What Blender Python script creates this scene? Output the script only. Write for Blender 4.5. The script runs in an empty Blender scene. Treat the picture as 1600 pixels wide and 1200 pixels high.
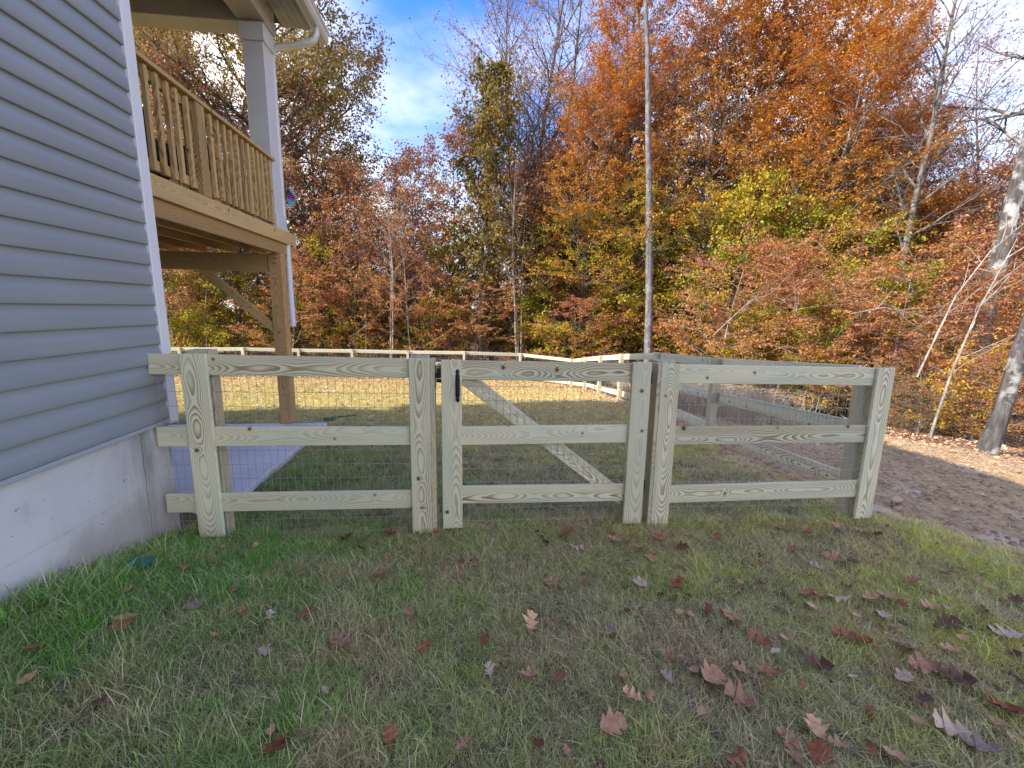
import bpy, bmesh, math, random
import numpy as np
from mathutils import Vector, Matrix
SC = bpy.context.scene
COL = SC.collection
rad = math.radians

# ------------------------------------------------------------------ camera, sky, sun, exposure
cam_d = bpy.data.cameras.new('camera'); cam = bpy.data.objects.new('camera', cam_d); COL.objects.link(cam)
SC.camera = cam
cam_d.sensor_fit = 'HORIZONTAL'; cam_d.sensor_width = 36.0; cam_d.lens = 36.0 * 680 / 1600
cam_d.clip_start = 0.05; cam_d.clip_end = 2000
_yaw, _pit, _rol = rad(6.3), rad(-9.8), rad(0.85)
_F = Vector((math.sin(_yaw) * math.cos(_pit), math.cos(_yaw) * math.cos(_pit), math.sin(_pit)))
_R0 = Vector((math.cos(_yaw), -math.sin(_yaw), 0)); _U0 = _R0.cross(_F)
_R = _R0 * math.cos(_rol) + _U0 * math.sin(_rol); _U = _R.cross(_F)
cam.matrix_world = Matrix(((_R.x, _U.x, -_F.x, 0), (_R.y, _U.y, -_F.y, 0), (_R.z, _U.z, -_F.z, 1.6), (0, 0, 0, 1)))

SUN_AZ, SUN_EL = 254.0, 32.0     # compass style: degrees clockwise from +Y of where the sun stands
sd = bpy.data.lights.new('sun', 'SUN'); so = bpy.data.objects.new('sun', sd); COL.objects.link(so)
sd.energy = 2.35; sd.angle = rad(0.6); sd.color = (1.0, 0.93, 0.82)
_sv = Vector((math.sin(rad(SUN_AZ)) * math.cos(rad(SUN_EL)), math.cos(rad(SUN_AZ)) * math.cos(rad(SUN_EL)), math.sin(rad(SUN_EL))))
so.rotation_euler = _sv.to_track_quat('Z', 'Y').to_euler()
so.location = (-20, -10, 30)

W = bpy.data.worlds.new('World'); SC.world = W; W.use_nodes = True
SC.view_settings.view_transform = 'Standard'; SC.view_settings.look = 'None'
SC.view_settings.exposure = 2.08; SC.view_settings.gamma = 1.0
SC.view_settings.use_curve_mapping = False
SC.cycles.max_bounces = 6; SC.cycles.diffuse_bounces = 3; SC.cycles.glossy_bounces = 2
SC.cycles.transmission_bounces = 3; SC.cycles.transparent_max_bounces = 4
SC.cycles.caustics_reflective = False; SC.cycles.caustics_refractive = False

# ------------------------------------------------------------------ node helper
class NT:
    def __init__(s, tree):
        s.t = tree; tree.nodes.clear()
    def n(s, typ, ins=None, out=0, **attrs):
        nd = s.t.nodes.new(typ)
        for k, v in attrs.items(): setattr(nd, k, v)
        for k, v in (ins or {}).items():
            sk = nd.inputs[k]
            if isinstance(v, bpy.types.NodeSocket): s.t.links.new(v, sk)
            else: sk.default_value = v
        return nd.outputs[out] if out is not None else nd
    def m(s, op, a, b=0.0, c=0.0, clamp=False):
        return s.n('ShaderNodeMath', {0: a, 1: b, 2: c}, operation=op, use_clamp=clamp)
    def vm(s, op, a, b=(0, 0, 0)):
        return s.n('ShaderNodeVectorMath', {0: a, 1: b}, operation=op)
    def noise(s, v, scale, detail=3.0, rough=0.5, dim='3D', out=0):
        return s.n('ShaderNodeTexNoise', {'Vector': v, 'Scale': scale, 'Detail': detail, 'Roughness': rough}, out=out, noise_dimensions=dim)
    def ss(s, v, a, b, lo=0.0, hi=1.0):
        return s.n('ShaderNodeMapRange', {'Value': v, 'From Min': a, 'From Max': b, 'To Min': lo, 'To Max': hi}, interpolation_type='SMOOTHSTEP')
    def mix(s, f, a, b, bt='MIX'):
        nd = s.t.nodes.new('ShaderNodeMix'); nd.data_type = 'RGBA'; nd.blend_type = bt
        for k, v in ((0, f), (6, a), (7, b)):
            if isinstance(v, bpy.types.NodeSocket): s.t.links.new(v, nd.inputs[k])
            else: nd.inputs[k].default_value = (v if k == 0 else (*v[:3], 1))
        return nd.outputs[2]
    def ramp(s, f, pts, interp='LINEAR'):
        nd = s.t.nodes.new('ShaderNodeValToRGB'); cr = nd.color_ramp; cr.interpolation = interp
        while len(cr.elements) < len(pts): cr.elements.new(0.5)
        for e, (p, c) in zip(cr.elements, pts): e.position = p; e.color = (*c[:3], 1)
        s.t.links.new(f, nd.inputs[0]); return nd.outputs[0]
    def xyz(s, v):
        nd = s.t.nodes.new('ShaderNodeSeparateXYZ'); s.t.links.new(v, nd.inputs[0]); return nd.outputs
    def comb(s, x, y, z): return s.n('ShaderNodeCombineXYZ', {0: x, 1: y, 2: z})
    def bump(s, h, strength=0.3, dist=0.01):
        return s.n('ShaderNodeBump', {'Height': h, 'Strength': strength, 'Distance': dist})
    def surf(s, color, rough=0.6, normal=None, spec=0.5, metal=0.0):
        i = {'Base Color': color if isinstance(color, bpy.types.NodeSocket) else (*color, 1), 'Roughness': rough,
             'Specular IOR Level': spec, 'Metallic': metal}
        if normal is not None: i['Normal'] = normal
        b = s.n('ShaderNodeBsdfPrincipled', i)
        s.n('ShaderNodeOutputMaterial', {0: b}, out=None)

def newmat(name):
    m = bpy.data.materials.new(name); m.use_nodes = True; return m, NT(m.node_tree)

# world
w = NT(W.node_tree)
tc = w.n('ShaderNodeTexCoord', out=0)
sky = w.n('ShaderNodeTexSky', sky_type='NISHITA', sun_disc=False, sun_elevation=rad(SUN_EL), sun_rotation=rad(SUN_AZ),
          altitude=100.0, air_density=1.0, dust_density=0.6, ozone_density=1.6)
sx, sy, sz = w.xyz(tc)
zz = w.m('ADD', w.m('MAXIMUM', sz, 0.0), 0.16)
pv = w.comb(w.m('DIVIDE', sx, zz), w.m('DIVIDE', sy, zz), 0.7)
pv = w.vm('ADD', pv, (5.5, 9.3, 0))
n1 = w.noise(pv, 0.9, 6.0, 0.55)
n2 = w.noise(w.vm('ADD', pv, (7.3, 2.1, 0)), 0.32, 2.0, 0.5)
cl = w.ss(w.m('ADD', w.m('MULTIPLY', n1, 0.62), w.m('MULTIPLY', n2, 0.6)), 0.50, 0.76)
hz = w.ss(sz, 0.42, 0.05)           # thin veil towards the horizon
cover = w.m('MAXIMUM', cl, w.m('MULTIPLY', hz, 0.62))
skyc = w.mix(1.0, sky, w.mix(w.ss(sz, 0.5, 0.1), (0.19, 0.40, 0.74), (0.38, 0.45, 0.54)), 'MULTIPLY')
col = w.mix(w.m('MULTIPLY', cover, 0.92), skyc, (3.9, 3.6, 3.3))
bg = w.n('ShaderNodeBackground', {'Color': col, 'Strength': 0.15})
w.n('ShaderNodeOutputWorld', {0: bg}, out=None)

# ------------------------------------------------------------------ materials
def wood_mat(name, light, dark, tint, ring=0.0066, rough=0.62, knotdark=(0.06, 0.035, 0.02), contrast=1.0):
    """plain-sawn board: local X is the length, Z the width, Y the thickness"""
    m, t = newmat(name)
    oc = t.n('ShaderNodeTexCoord', out=3); oi = t.n('ShaderNodeObjectInfo', out=5)
    x, y, z = t.xyz(oc)
    x = t.m('ADD', x, t.m('MULTIPLY', oi, 61.0))
    r2 = t.m('FRACT', t.m('MULTIPLY', oi, 17.3))
    # wandering pith
    nx = t.noise(t.comb(t.m('MULTIPLY', x, 1.1), t.m('MULTIPLY', r2, 9.0), 0.0), 1.0, 2.0)
    nd = t.noise(t.comb(t.m('MULTIPLY', x, 1.05), 5.0, t.m('MULTIPLY', r2, 7.0)), 1.0, 2.0, 0.45)
    nz = t.noise(t.comb(t.m('MULTIPLY', x, 5.0), t.m('MULTIPLY', y, 22.0), t.m('MULTIPLY', z, 22.0)), 1.0, 2.0)
    wz = t.m('ADD', z, t.m('MULTIPLY', t.m('SUBTRACT', nx, 0.5), 0.10))
    wz = t.m('ADD', wz, t.m('MULTIPLY', t.m('SUBTRACT', r2, 0.5), 0.05))
    dd = t.m('ADD', t.m('MULTIPLY', nd, 0.26), -0.05)
    yy = t.m('ADD', y, dd)
    rr = t.m('SQRT', t.m('ADD', t.m('MULTIPLY', wz, wz), t.m('MULTIPLY', yy, yy)))
    rr = t.m('ADD', rr, t.m('MULTIPLY', nz, 0.006))
    # knots
    kv = t.comb(t.m('MULTIPLY', x, 1.0), t.m('ADD', z, t.m('MULTIPLY', r2, 3.7)), 0.0)
    vor = t.n('ShaderNodeTexVoronoi', {'Vector': kv, 'Scale': 2.5}, out=None, voronoi_dimensions='2D')
    kd = t.m('DIVIDE', vor.outputs[0], 2.5)
    krnd = t.xyz(vor.outputs[1])[0]
    kd = t.m('ADD', kd, t.m('MULTIPLY', t.m('SUBTRACT', krnd, 0.6), 0.012))
    kd = t.m('ADD', kd, t.m('MULTIPLY', t.m('SUBTRACT', t.noise(oc, 60.0, 2.0), 0.5), 0.006))
    kf = t.n('ShaderNodeMath', {0: t.m('MULTIPLY', t.m('POWER', t.m('DIVIDE', kd, 0.032), 2.0), -1.0)}, operation='EXPONENT')
    rr = t.m('ADD', rr, t.m('MULTIPLY', kf, 0.016))
    ph = t.m('FRACT', t.m('DIVIDE', rr, ring))
    late = t.m('MULTIPLY', t.ss(ph, 0.25, 0.88), t.ss(ph, 1.0, 0.93))
    ringamt = t.ss(t.noise(t.comb(t.m('MULTIPLY', x, 0.9), t.m('MULTIPLY', z, 9.0), r2), 1.0, 2.0), 0.32, 0.66, 0.30, 1.0)
    fib = t.noise(t.comb(t.m('MULTIPLY', x, 14.0), t.m('MULTIPLY', y, 420.0), t.m('MULTIPLY', z, 420.0)), 1.0, 2.0)
    big = t.noise(t.comb(t.m('MULTIPLY', x, 1.7), t.m('MULTIPLY', y, 9.0), t.m('MULTIPLY', z, 9.0)), 1.0, 3.0)
    c = t.mix(t.ss(big, 0.42, 0.72), light, tint)
    c = t.mix(t.m('MULTIPLY', t.m('MULTIPLY', late, t.m('MULTIPLY', ringamt, t.m('ADD', 0.5, t.m('MULTIPLY', r2, 0.75)))), 0.9 * contrast, clamp=True), c, dark)
    c = t.mix(t.m('MULTIPLY', t.ss(fib, 0.5, 0.85), 0.35), c, t.mix(1.0, c, (0.68, 0.63, 0.56), 'MULTIPLY'))
    tone = t.m('ADD', 0.82, t.m('MULTIPLY', t.m('FRACT', t.m('MULTIPLY', oi, 41.7)), 0.26))
    c = t.mix(1.0, c, t.comb(tone, tone, tone), 'MULTIPLY')
    halo = t.m('MULTIPLY', t.ss(kd, 0.024, 0.009), 0.55)
    c = t.mix(halo, c, (dark[0] * 0.8, dark[1] * 0.68, dark[2] * 0.55))
    c = t.mix(t.m('MULTIPLY', t.ss(kd, 0.0105, 0.0075), 0.93), c, knotdark)
    h = t.m('ADD', t.m('MULTIPLY', late, 0.4), t.m('MULTIPLY', fib, 0.5))
    t.surf(c, rough, t.bump(h, 0.35, 0.0012), 0.35)
    return m
M_FENCE = wood_mat('treated_pine', (0.80, 0.74, 0.52), (0.29, 0.185, 0.085), (0.68, 0.71, 0.51))
M_FPOST = wood_mat('treated_pine_post', (0.58, 0.51, 0.34), (0.24, 0.16, 0.08), (0.48, 0.49, 0.34))
M_FARF = wood_mat('sunned_pine', (0.62, 0.58, 0.44), (0.34, 0.27, 0.18), (0.58, 0.57, 0.42))
M_DECK = wood_mat('deck_pine', (0.60, 0.41, 0.18), (0.29, 0.15, 0.055), (0.52, 0.39, 0.18), ring=0.009)
M_DPOST = wood_mat('deck_post_pine', (0.52, 0.32, 0.14), (0.26, 0.13, 0.045), (0.46, 0.30, 0.14), ring=0.009)

def plain(name, color, rough=0.5, spec=0.5, metal=0.0, nscale=0, namt=0.15, bump=0.0):
    m, t = newmat(name); oc = t.n('ShaderNodeTexCoord', out=3)
    c = (*color, 1)
    nrm = None
    if nscale:
        nz = t.noise(oc, nscale, 5.0, 0.6)
        c = t.mix(t.ss(nz, 0.3, 0.7), tuple(v * (1 - namt) for v in color), tuple(min(1, v * (1 + namt)) for v in color))
        if bump: nrm = t.bump(nz, bump, 0.004)
    t.surf(c if isinstance(c, bpy.types.NodeSocket) else c[:3], rough, nrm, spec, metal); return m
M_WIRE = plain('galvanised_wire', (0.45, 0.45, 0.45), 0.45, 0.5, 0.5)
M_BLACK = plain('black_iron', (0.012, 0.012, 0.013), 0.42, 0.5, 0.3, 40, 0.3)
M_STEEL = plain('zinc_steel', (0.55, 0.55, 0.56), 0.3, 0.5, 0.9)
M_TRIM = plain('white_vinyl', (0.74, 0.75, 0.78), 0.38, 0.5, 0, 3, 0.03)
M_COLUMN = plain('column_wrap', (0.60, 0.61, 0.64), 0.42, 0.5, 0, 3, 0.04)
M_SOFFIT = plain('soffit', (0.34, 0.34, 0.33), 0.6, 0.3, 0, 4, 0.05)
M_PORCH = plain('porch_beam_wrap', (0.44, 0.42, 0.37), 0.5, 0.4, 0, 4, 0.05)
M_GUTTER = plain('gutter', (0.55, 0.54, 0.50), 0.35, 0.5, 0, 4, 0.04)
M_SHINGLE = plain('shingle', (0.06, 0.06, 0.065), 0.9, 0.2, 0, 30, 0.3, 0.5)
M_WICKER = plain('dark_wicker', (0.014, 0.013, 0.013), 0.6, 0.3, 0, 60, 0.5, 0.6)
M_CUSH = plain('grey_cushion', (0.05, 0.055, 0.065), 0.9, 0.2, 0, 50, 0.2, 0.3)
M_GREENP = plain('green_plastic', (0.01, 0.12, 0.075), 0.35, 0.5)
M_REDP = plain('red_tag', (0.45, 0.03, 0.03), 0.5)

def siding_mat():
    m, t = newmat('blue_grey_vinyl'); oc = t.n('ShaderNodeTexCoord', out=3); oi = t.n('ShaderNodeObjectInfo', out=5)
    x, y, z = t.xyz(oc)
    g = t.noise(t.comb(t.m('MULTIPLY', x, 30.0), t.m('ADD', t.m('MULTIPLY', y, 7.0), t.m('MULTIPLY', oi, 40.0)), t.m('MULTIPLY', z, 160.0)), 1.0, 4.0)
    d = t.noise(t.comb(x, t.m('MULTIPLY', y, 1.2), t.m('ADD', t.m('MULTIPLY', z, 4.0), t.m('MULTIPLY', oi, 9.0))), 1.0, 3.0)
    c = t.mix(t.ss(d, 0.35, 0.7), (0.250, 0.285, 0.305), (0.280, 0.312, 0.330))
    wave = t.noise(t.comb(x, t.m('MULTIPLY', y, 1.5), t.m('ADD', z, t.m('MULTIPLY', oi, 9.0))), 1.0, 1.0)
    h = t.m('ADD', t.m('MULTIPLY', g, 0.10), t.m('MULTIPLY', wave, 1.6))
    t.surf(c, 0.36, t.bump(h, 0.35, 0.004), 0.55); return m
M_SIDING = siding_mat()

def concrete_mat(name, base, stain, lines=True):
    m, t = newmat(name); oc = t.n('ShaderNodeNewGeometry', out=0); x, y, z = t.xyz(oc)
    a = t.noise(oc, 1.6, 6.0, 0.6); b = t.noise(oc, 9.0, 5.0, 0.65); sp = t.noise(oc, 60.0, 4.0, 0.7)
    st = t.noise(t.comb(t.m('MULTIPLY', x, 4.0), t.m('MULTIPLY', y, 4.5), t.m('MULTIPLY', z, 0.8)), 1.0, 4.0, 0.6)
    c = t.mix(t.ss(a, 0.35, 0.7), base, tuple(v * 0.86 for v in base))
    c = t.mix(t.m('MULTIPLY', t.ss(b, 0.55, 0.75), 0.28), c, stain)
    if lines:
        nr = t.m('MULTIPLY', t.ss(y, 2.45, 3.15), t.ss(st, 0.42, 0.66))    # drip stains gather at the rear corner
        c = t.mix(t.m('MULTIPLY', nr, 0.75), c, (0.12, 0.10, 0.085))
        crk = t.m('ABSOLUTE', t.m('SUBTRACT', t.m('ADD', y, t.m('MULTIPLY', t.noise(oc, 5.0, 4.0), 0.06)), 2.92))
        c = t.mix(t.m('MULTIPLY', t.ss(crk, 0.006, 0.001), 0.7), c, (0.10, 0.08, 0.065))
    hline = t.ss(t.m('ABSOLUTE', t.m('SUBTRACT', z, 0.43)), 0.006, 0.001)
    c = t.mix(t.m('MULTIPLY', hline, 0.25), c, stain)
    splash = t.m('MULTIPLY', t.ss(t.m('SUBTRACT', z, t.m('MULTIPLY', a, 0.5)), 0.22, -0.02), 0.5 if lines else 0.0)
    c = t.mix(splash, c, (0.30, 0.24, 0.18))
    spk = t.ss(t.noise(oc, 34.0, 2.0, 0.5), 0.70, 0.76)
    c = t.mix(t.m('MULTIPLY', spk, 0.55), c, (0.12, 0.11, 0.12))
    t.surf(c, 0.88, t.bump(t.m('ADD', t.m('MULTIPLY', b, 0.6), t.m('MULTIPLY', sp, 0.4)), 0.5, 0.006), 0.25); return m
M_FOUND = concrete_mat('poured_concrete', (0.66, 0.655, 0.64), (0.34, 0.32, 0.30))
M_SLAB = concrete_mat('slab_concrete', (0.62, 0.62, 0.64), (0.50, 0.49, 0.50), False)

def leaf_mat(name, cols, zlo, zhi, low=None, trans=0.35, nscale=0.6, rough=0.55, vary=0.5):
    """cols: list for a ramp over random+noise; low: ramp mixed in for lower leaves (species turn from the inside out)"""
    m, t = newmat(name)
    oc = t.n('ShaderNodeTexCoord', out=3); oi = t.n('ShaderNodeObjectInfo', out=5)
    ri = t.n('ShaderNodeNewGeometry', out=8)
    off = t.vm('ADD', oc, t.comb(t.m('MULTIPLY', oi, 50.0), t.m('MULTIPLY', oi, 31.0), 0.0))
    nz = t.noise(off, nscale, 3.0, 0.55)
    f = t.m('ADD', t.m('MULTIPLY', ri, vary), t.m('MULTIPLY', t.ss(nz, 0.3, 0.7), 1 - vary))
    k = len(cols) - 1
    c = t.ramp(f, [(i / k, cc) for i, cc in enumerate(cols)])
    if low:
        z = t.xyz(oc)[2]
        zf = t.ss(t.m('ADD', z, t.m('MULTIPLY', t.m('SUBTRACT', nz, 0.5), (zhi - zlo) * 2.2)), zlo, zhi)
        k = len(low) - 1
        c2 = t.ramp(f, [(i / k, cc) for i, cc in enumerate(low)])
        c = t.mix(zf, c2, c)
    d = t.n('ShaderNodeBsdfPrincipled', {'Base Color': c, 'Roughness': rough, 'Specular IOR Level': 0.3})
    tr = t.n('ShaderNodeBsdfTranslucent', {'Color': t.mix(1.0, c, (1.25, 1.1, 0.8), 'MULTIPLY')})
    mx = t.n('ShaderNodeMixShader', {0: trans, 1: d, 2: tr})
    t.n('ShaderNodeOutputMaterial', {0: mx}, out=None); return m
L_BEECH = leaf_mat('beech_leaves', [(0.27, 0.065, 0.02), (0.44, 0.135, 0.03), (0.54, 0.21, 0.04), (0.58, 0.33, 0.04), (0.45, 0.16, 0.045)], 5.0, 13.0,
                   [(0.13, 0.18, 0.018), (0.34, 0.33, 0.03), (0.58, 0.42, 0.04), (0.54, 0.24, 0.04), (0.42, 0.14, 0.045)])
L_UNDER = leaf_mat('understorey_leaves', [(0.30, 0.08, 0.035), (0.46, 0.17, 0.085), (0.54, 0.25, 0.12), (0.50, 0.19, 0.06), (0.52, 0.34, 0.05), (0.36, 0.30, 0.04)], 0.5, 3.0,
                   [(0.20, 0.22, 0.02), (0.54, 0.38, 0.04), (0.52, 0.20, 0.06), (0.56, 0.27, 0.13), (0.34, 0.10, 0.04)])
L_RUST = leaf_mat('rust_leaves', [(0.24, 0.09, 0.06), (0.40, 0.16, 0.09), (0.52, 0.27, 0.12), (0.56, 0.38, 0.12)], 0, 1)
L_MAROON = leaf_mat('maroon_leaves', [(0.24, 0.09, 0.08), (0.36, 0.15, 0.12), (0.46, 0.23, 0.16), (0.44, 0.30, 0.17)], 0, 1)
L_OAK = leaf_mat('oak_leaves', [(0.10, 0.10, 0.025), (0.19, 0.17, 0.04), (0.28, 0.20, 0.055), (0.34, 0.20, 0.08), (0.24, 0.14, 0.05)], 0, 1)
L_OLIVE = leaf_mat('olive_leaves', [(0.07, 0.08, 0.02), (0.16, 0.14, 0.03), (0.26, 0.18, 0.04), (0.30, 0.15, 0.05)], 0, 1)
L_YELLOW = leaf_mat('yellow_leaves', [(0.22, 0.20, 0.02), (0.48, 0.34, 0.03), (0.56, 0.36, 0.03), (0.46, 0.20, 0.03)], 0, 1)
L_GREEN = leaf_mat('green_gold_leaves', [(0.08, 0.13, 0.016), (0.18, 0.23, 0.02), (0.40, 0.37, 0.03), (0.58, 0.38, 0.04), (0.46, 0.17, 0.04)], 0, 1)

def bark_mat(name, a, b, c3, scale=1.0):
    m, t = newmat(name); oc = t.n('ShaderNodeTexCoord', out=3); x, y, z = t.xyz(oc)
    v = t.comb(t.m('MULTIPLY', x, 14.0 * scale), t.m('MULTIPLY', y, 14.0 * scale), t.m('MULTIPLY', z, 3.0 * scale))
    f = t.noise(v, 1.0, 5.0, 0.65); p = t.noise(oc, 2.3 * scale, 4.0, 0.6)
    c = t.mix(t.ss(f, 0.35, 0.68), b, a)
    c = t.mix(t.m('MULTIPLY', t.ss(p, 0.50, 0.62), 0.8), c, c3)
    t.surf(c, 0.9, t.bump(f, 0.8, 0.02), 0.2); return m
B_GREY = bark_mat('grey_bark', (0.22, 0.20, 0.185), (0.09, 0.08, 0.07), (0.27, 0.25, 0.23))
B_DARK = bark_mat('dark_bark', (0.19, 0.175, 0.175), (0.09, 0.08, 0.08), (0.23, 0.22, 0.22))
B_BROWN = bark_mat('brown_bark', (0.15, 0.12, 0.10), (0.055, 0.045, 0.038), (0.17, 0.15, 0.13))
B_PALE = bark_mat('pale_bark', (0.36, 0.31, 0.27), (0.18, 0.15, 0.12), (0.44, 0.40, 0.35))
B_MOTTLE = bark_mat('mottled_bark', (0.12, 0.11, 0.105), (0.05, 0.045, 0.04), (0.38, 0.37, 0.35), 0.9)

def grass_mat():
    m, t = newmat('grass_blades')
    pos = t.n('ShaderNodeNewGeometry', out=0); ri = t.n('ShaderNodeNewGeometry', out=8); oi = t.n('ShaderNodeObjectInfo', out=5)
    x, y, z = t.xyz(pos)
    big = t.noise(pos, 0.9, 3.0, 0.55); mid = t.noise(t.vm('ADD', pos, (9, 4, 2)), 3.2, 3.0, 0.6)
    # lush by the house, thinner and drier in the middle, yellow green to the right; out in the yard yellow, raised to carry sunlight
    lush = t.m('ADD', t.ss(x, 0.2, -1.6), t.m('MULTIPLY', t.ss(x, 1.8, 3.2), 0.55))
    lush = t.m('ADD', t.m('MULTIPLY', lush, 0.32), t.m('MULTIPLY', t.m('SUBTRACT', big, 0.5), 1.5))
    g = t.ss(t.m('ADD', lush, t.m('MULTIPLY', t.m('SUBTRACT', mid, 0.5), 1.1)), -0.3, 0.45)
    green = t.mix(t.ss(x, -1.5, 3.0), (0.155, 0.31, 0.055), (0.46, 0.46, 0.08))
    dull = t.mix(ri, (0.33, 0.31, 0.13), (0.58, 0.50, 0.28))
    c = t.mix(g, dull, green)
    yard = t.ss(y, 3.4, 8.5)
    c = t.mix(t.m('MULTIPLY', yard, 0.85), c, t.mix(mid, (0.42, 0.38, 0.10), (0.62, 0.48, 0.18)))  # yard grass yellowed and lightened, partly sunlight put into the blade colour
    dryp = t.m('ADD', 0.70, t.m('MULTIPLY', g, 0.2))
    dry = t.ss(t.m('SUBTRACT', ri, dryp), 0.0, 0.03)
    c = t.mix(t.m('MULTIPLY', dry, 0.9), c, t.mix(oi, (0.50, 0.44, 0.30), (0.34, 0.24, 0.15)))
    dead = t.m('MULTIPLY', t.ss(t.noise(t.vm('ADD', pos, (3, 8, 1)), 2.6, 4.0, 0.65), 0.50, 0.64), t.ss(x, -2.2, 0.2, 0.25, 0.75))
    c = t.mix(dead, c, t.mix(ri, (0.30, 0.20, 0.10), (0.56, 0.45, 0.27)))
    br = t.m('ADD', 0.92, t.m('MULTIPLY', t.m('POWER', t.m('FRACT', t.m('MULTIPLY', ri, 7.3)), 2.0), 1.3))
    c = t.mix(1.0, c, t.comb(br, br, br), 'MULTIPLY')
    d = t.n('ShaderNodeBsdfPrincipled', {'Base Color': c, 'Roughness': 0.5, 'Specular IOR Level': 0.35})
    tr = t.n('ShaderNodeBsdfTranslucent', {'Color': c})
    t.n('ShaderNodeOutputMaterial', {0: t.n('ShaderNodeMixShader', {0: 0.3, 1: d, 2: tr})}, out=None); return m
M_GRASS = grass_mat()

def ground_mat():
    m, t = newmat('ground_soil')
    pos = t.n('ShaderNodeNewGeometry', out=0)
    dirt = t.n('ShaderNodeAttribute', attribute_name='dirt', out=2); woods = t.n('ShaderNodeAttribute', attribute_name='woods', out=2)
    a = t.noise(pos, 2.0, 6.0, 0.6); b = t.noise(pos, 11.0, 6.0, 0.7); c1 = t.noise(pos, 60.0, 4.0, 0.7)
    lawn = t.mix(t.ss(b, 0.3, 0.7), (0.10, 0.08, 0.04), (0.21, 0.17, 0.085))
    lawn = t.mix(t.m('MULTIPLY', t.ss(c1, 0.5, 0.8), 0.6), lawn, (0.14, 0.12, 0.06))
    y = t.xyz(pos)[1]
    lawn = t.mix(t.ss(y, 4.5, 10.0), lawn, t.mix(b, (0.26, 0.22, 0.07), (0.48, 0.35, 0.14)))  # far lawn ground: yellowish litter tone, lightened with painted-in sunlight
    clay = t.mix(t.ss(b, 0.3, 0.7), (0.34, 0.20, 0.085), (0.60, 0.42, 0.21))
    clay = t.mix(t.ss(a, 0.5, 0.72), clay, (0.62, 0.50, 0.34))
    clay = t.mix(t.m('MULTIPLY', t.ss(c1, 0.52, 0.75), 0.7), clay, (0.50, 0.42, 0.31))
    lit = t.mix(t.ss(b, 0.35, 0.65), (0.10, 0.045, 0.02), (0.24, 0.115, 0.05))
    dn = t.ss(t.m('ADD', dirt, t.m('MULTIPLY', t.m('SUBTRACT', t.noise(pos, 3.0, 5.0, 0.7), 0.5), 0.9)), 0.35, 0.65)
    wn = t.ss(t.m('ADD', woods, t.m('MULTIPLY', t.m('SUBTRACT', a, 0.5), 0.9)), 0.3, 0.7)
    c = t.mix(dn, lawn, clay); c = t.mix(wn, c, lit)
    h = t.m('ADD', t.m('MULTIPLY', b, 1.0), t.m('MULTIPLY', c1, 0.35))
    h = t.m('ADD', h, t.m('MULTIPLY', a, 1.5))
    t.surf(c, 0.95, t.bump(h, 0.8, 0.025), 0.15); return m
M_GROUND = ground_mat()

def dead_leaf_mat(name, a, b, pale):
    m, t = newmat(name)
    oc = t.n('ShaderNodeTexCoord', out=3); oi = t.n('ShaderNodeObjectInfo', out=5)
    x, y, z = t.xyz(oc)
    nz = t.noise(oc, 22.0, 4.0, 0.65)
    c = t.mix(t.ss(nz, 0.3, 0.7), a, b)
    c = t.mix(t.m('MULTIPLY', t.ss(t.noise(oc, 70.0, 3.0), 0.6, 0.75), 0.6), c, tuple(v * 0.35 for v in a))
    rib = t.ss(t.m('ABSOLUTE', y), 0.0025, 0.0008)
    ang = t.m('FRACT', t.m('MULTIPLY', t.m('SUBTRACT', x, t.m('MULTIPLY', t.m('ABSOLUTE', y), 0.7)), 55.0))
    vein = t.m('MULTIPLY', t.ss(t.m('ABSOLUTE', t.m('SUBTRACT', ang, 0.5)), 0.09, 0.02), 0.5)
    c = t.mix(t.m('MAXIMUM', rib, vein), c, pale)
    tone = t.m('ADD', 0.8, t.m('MULTIPLY', oi, 0.4)); c = t.mix(1.0, c, t.comb(tone, tone, tone), 'MULTIPLY')
    d = t.n('ShaderNodeBsdfPrincipled', {'Base Color': c, 'Roughness': 0.65, 'Specular IOR Level': 0.15, 'Normal': t.bump(nz, 0.4, 0.003)})
    t.n('ShaderNodeOutputMaterial', {0: t.n('ShaderNodeMixShader', {0: 0.12, 1: d, 2: t.n('ShaderNodeBsdfTranslucent', {'Color': c})})}, out=None)
    return m
DL = {'rust': dead_leaf_mat('leaf_rust', (0.27, 0.095, 0.05), (0.44, 0.19, 0.10), (0.42, 0.20, 0.10)),
      'tan': dead_leaf_mat('leaf_tan', (0.50, 0.26, 0.12), (0.68, 0.40, 0.21), (0.55, 0.36, 0.24)),
      'pink-brown': dead_leaf_mat('leaf_pinkbrown', (0.36, 0.16, 0.08), (0.54, 0.29, 0.17), (0.45, 0.28, 0.22)),
      'maroon': dead_leaf_mat('leaf_maroon', (0.20, 0.055, 0.025), (0.34, 0.12, 0.06), (0.26, 0.12, 0.09)),
      'pale': dead_leaf_mat('leaf_pale', (0.50, 0.34, 0.22), (0.66, 0.48, 0.33), (0.62, 0.55, 0.48)),
      'grey': dead_leaf_mat('leaf_grey', (0.34, 0.24, 0.17), (0.48, 0.36, 0.27), (0.54, 0.43, 0.33)),
      'dark brown': dead_leaf_mat('leaf_dark', (0.10, 0.05, 0.03), (0.20, 0.11, 0.07), (0.18, 0.10, 0.07))}

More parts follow.
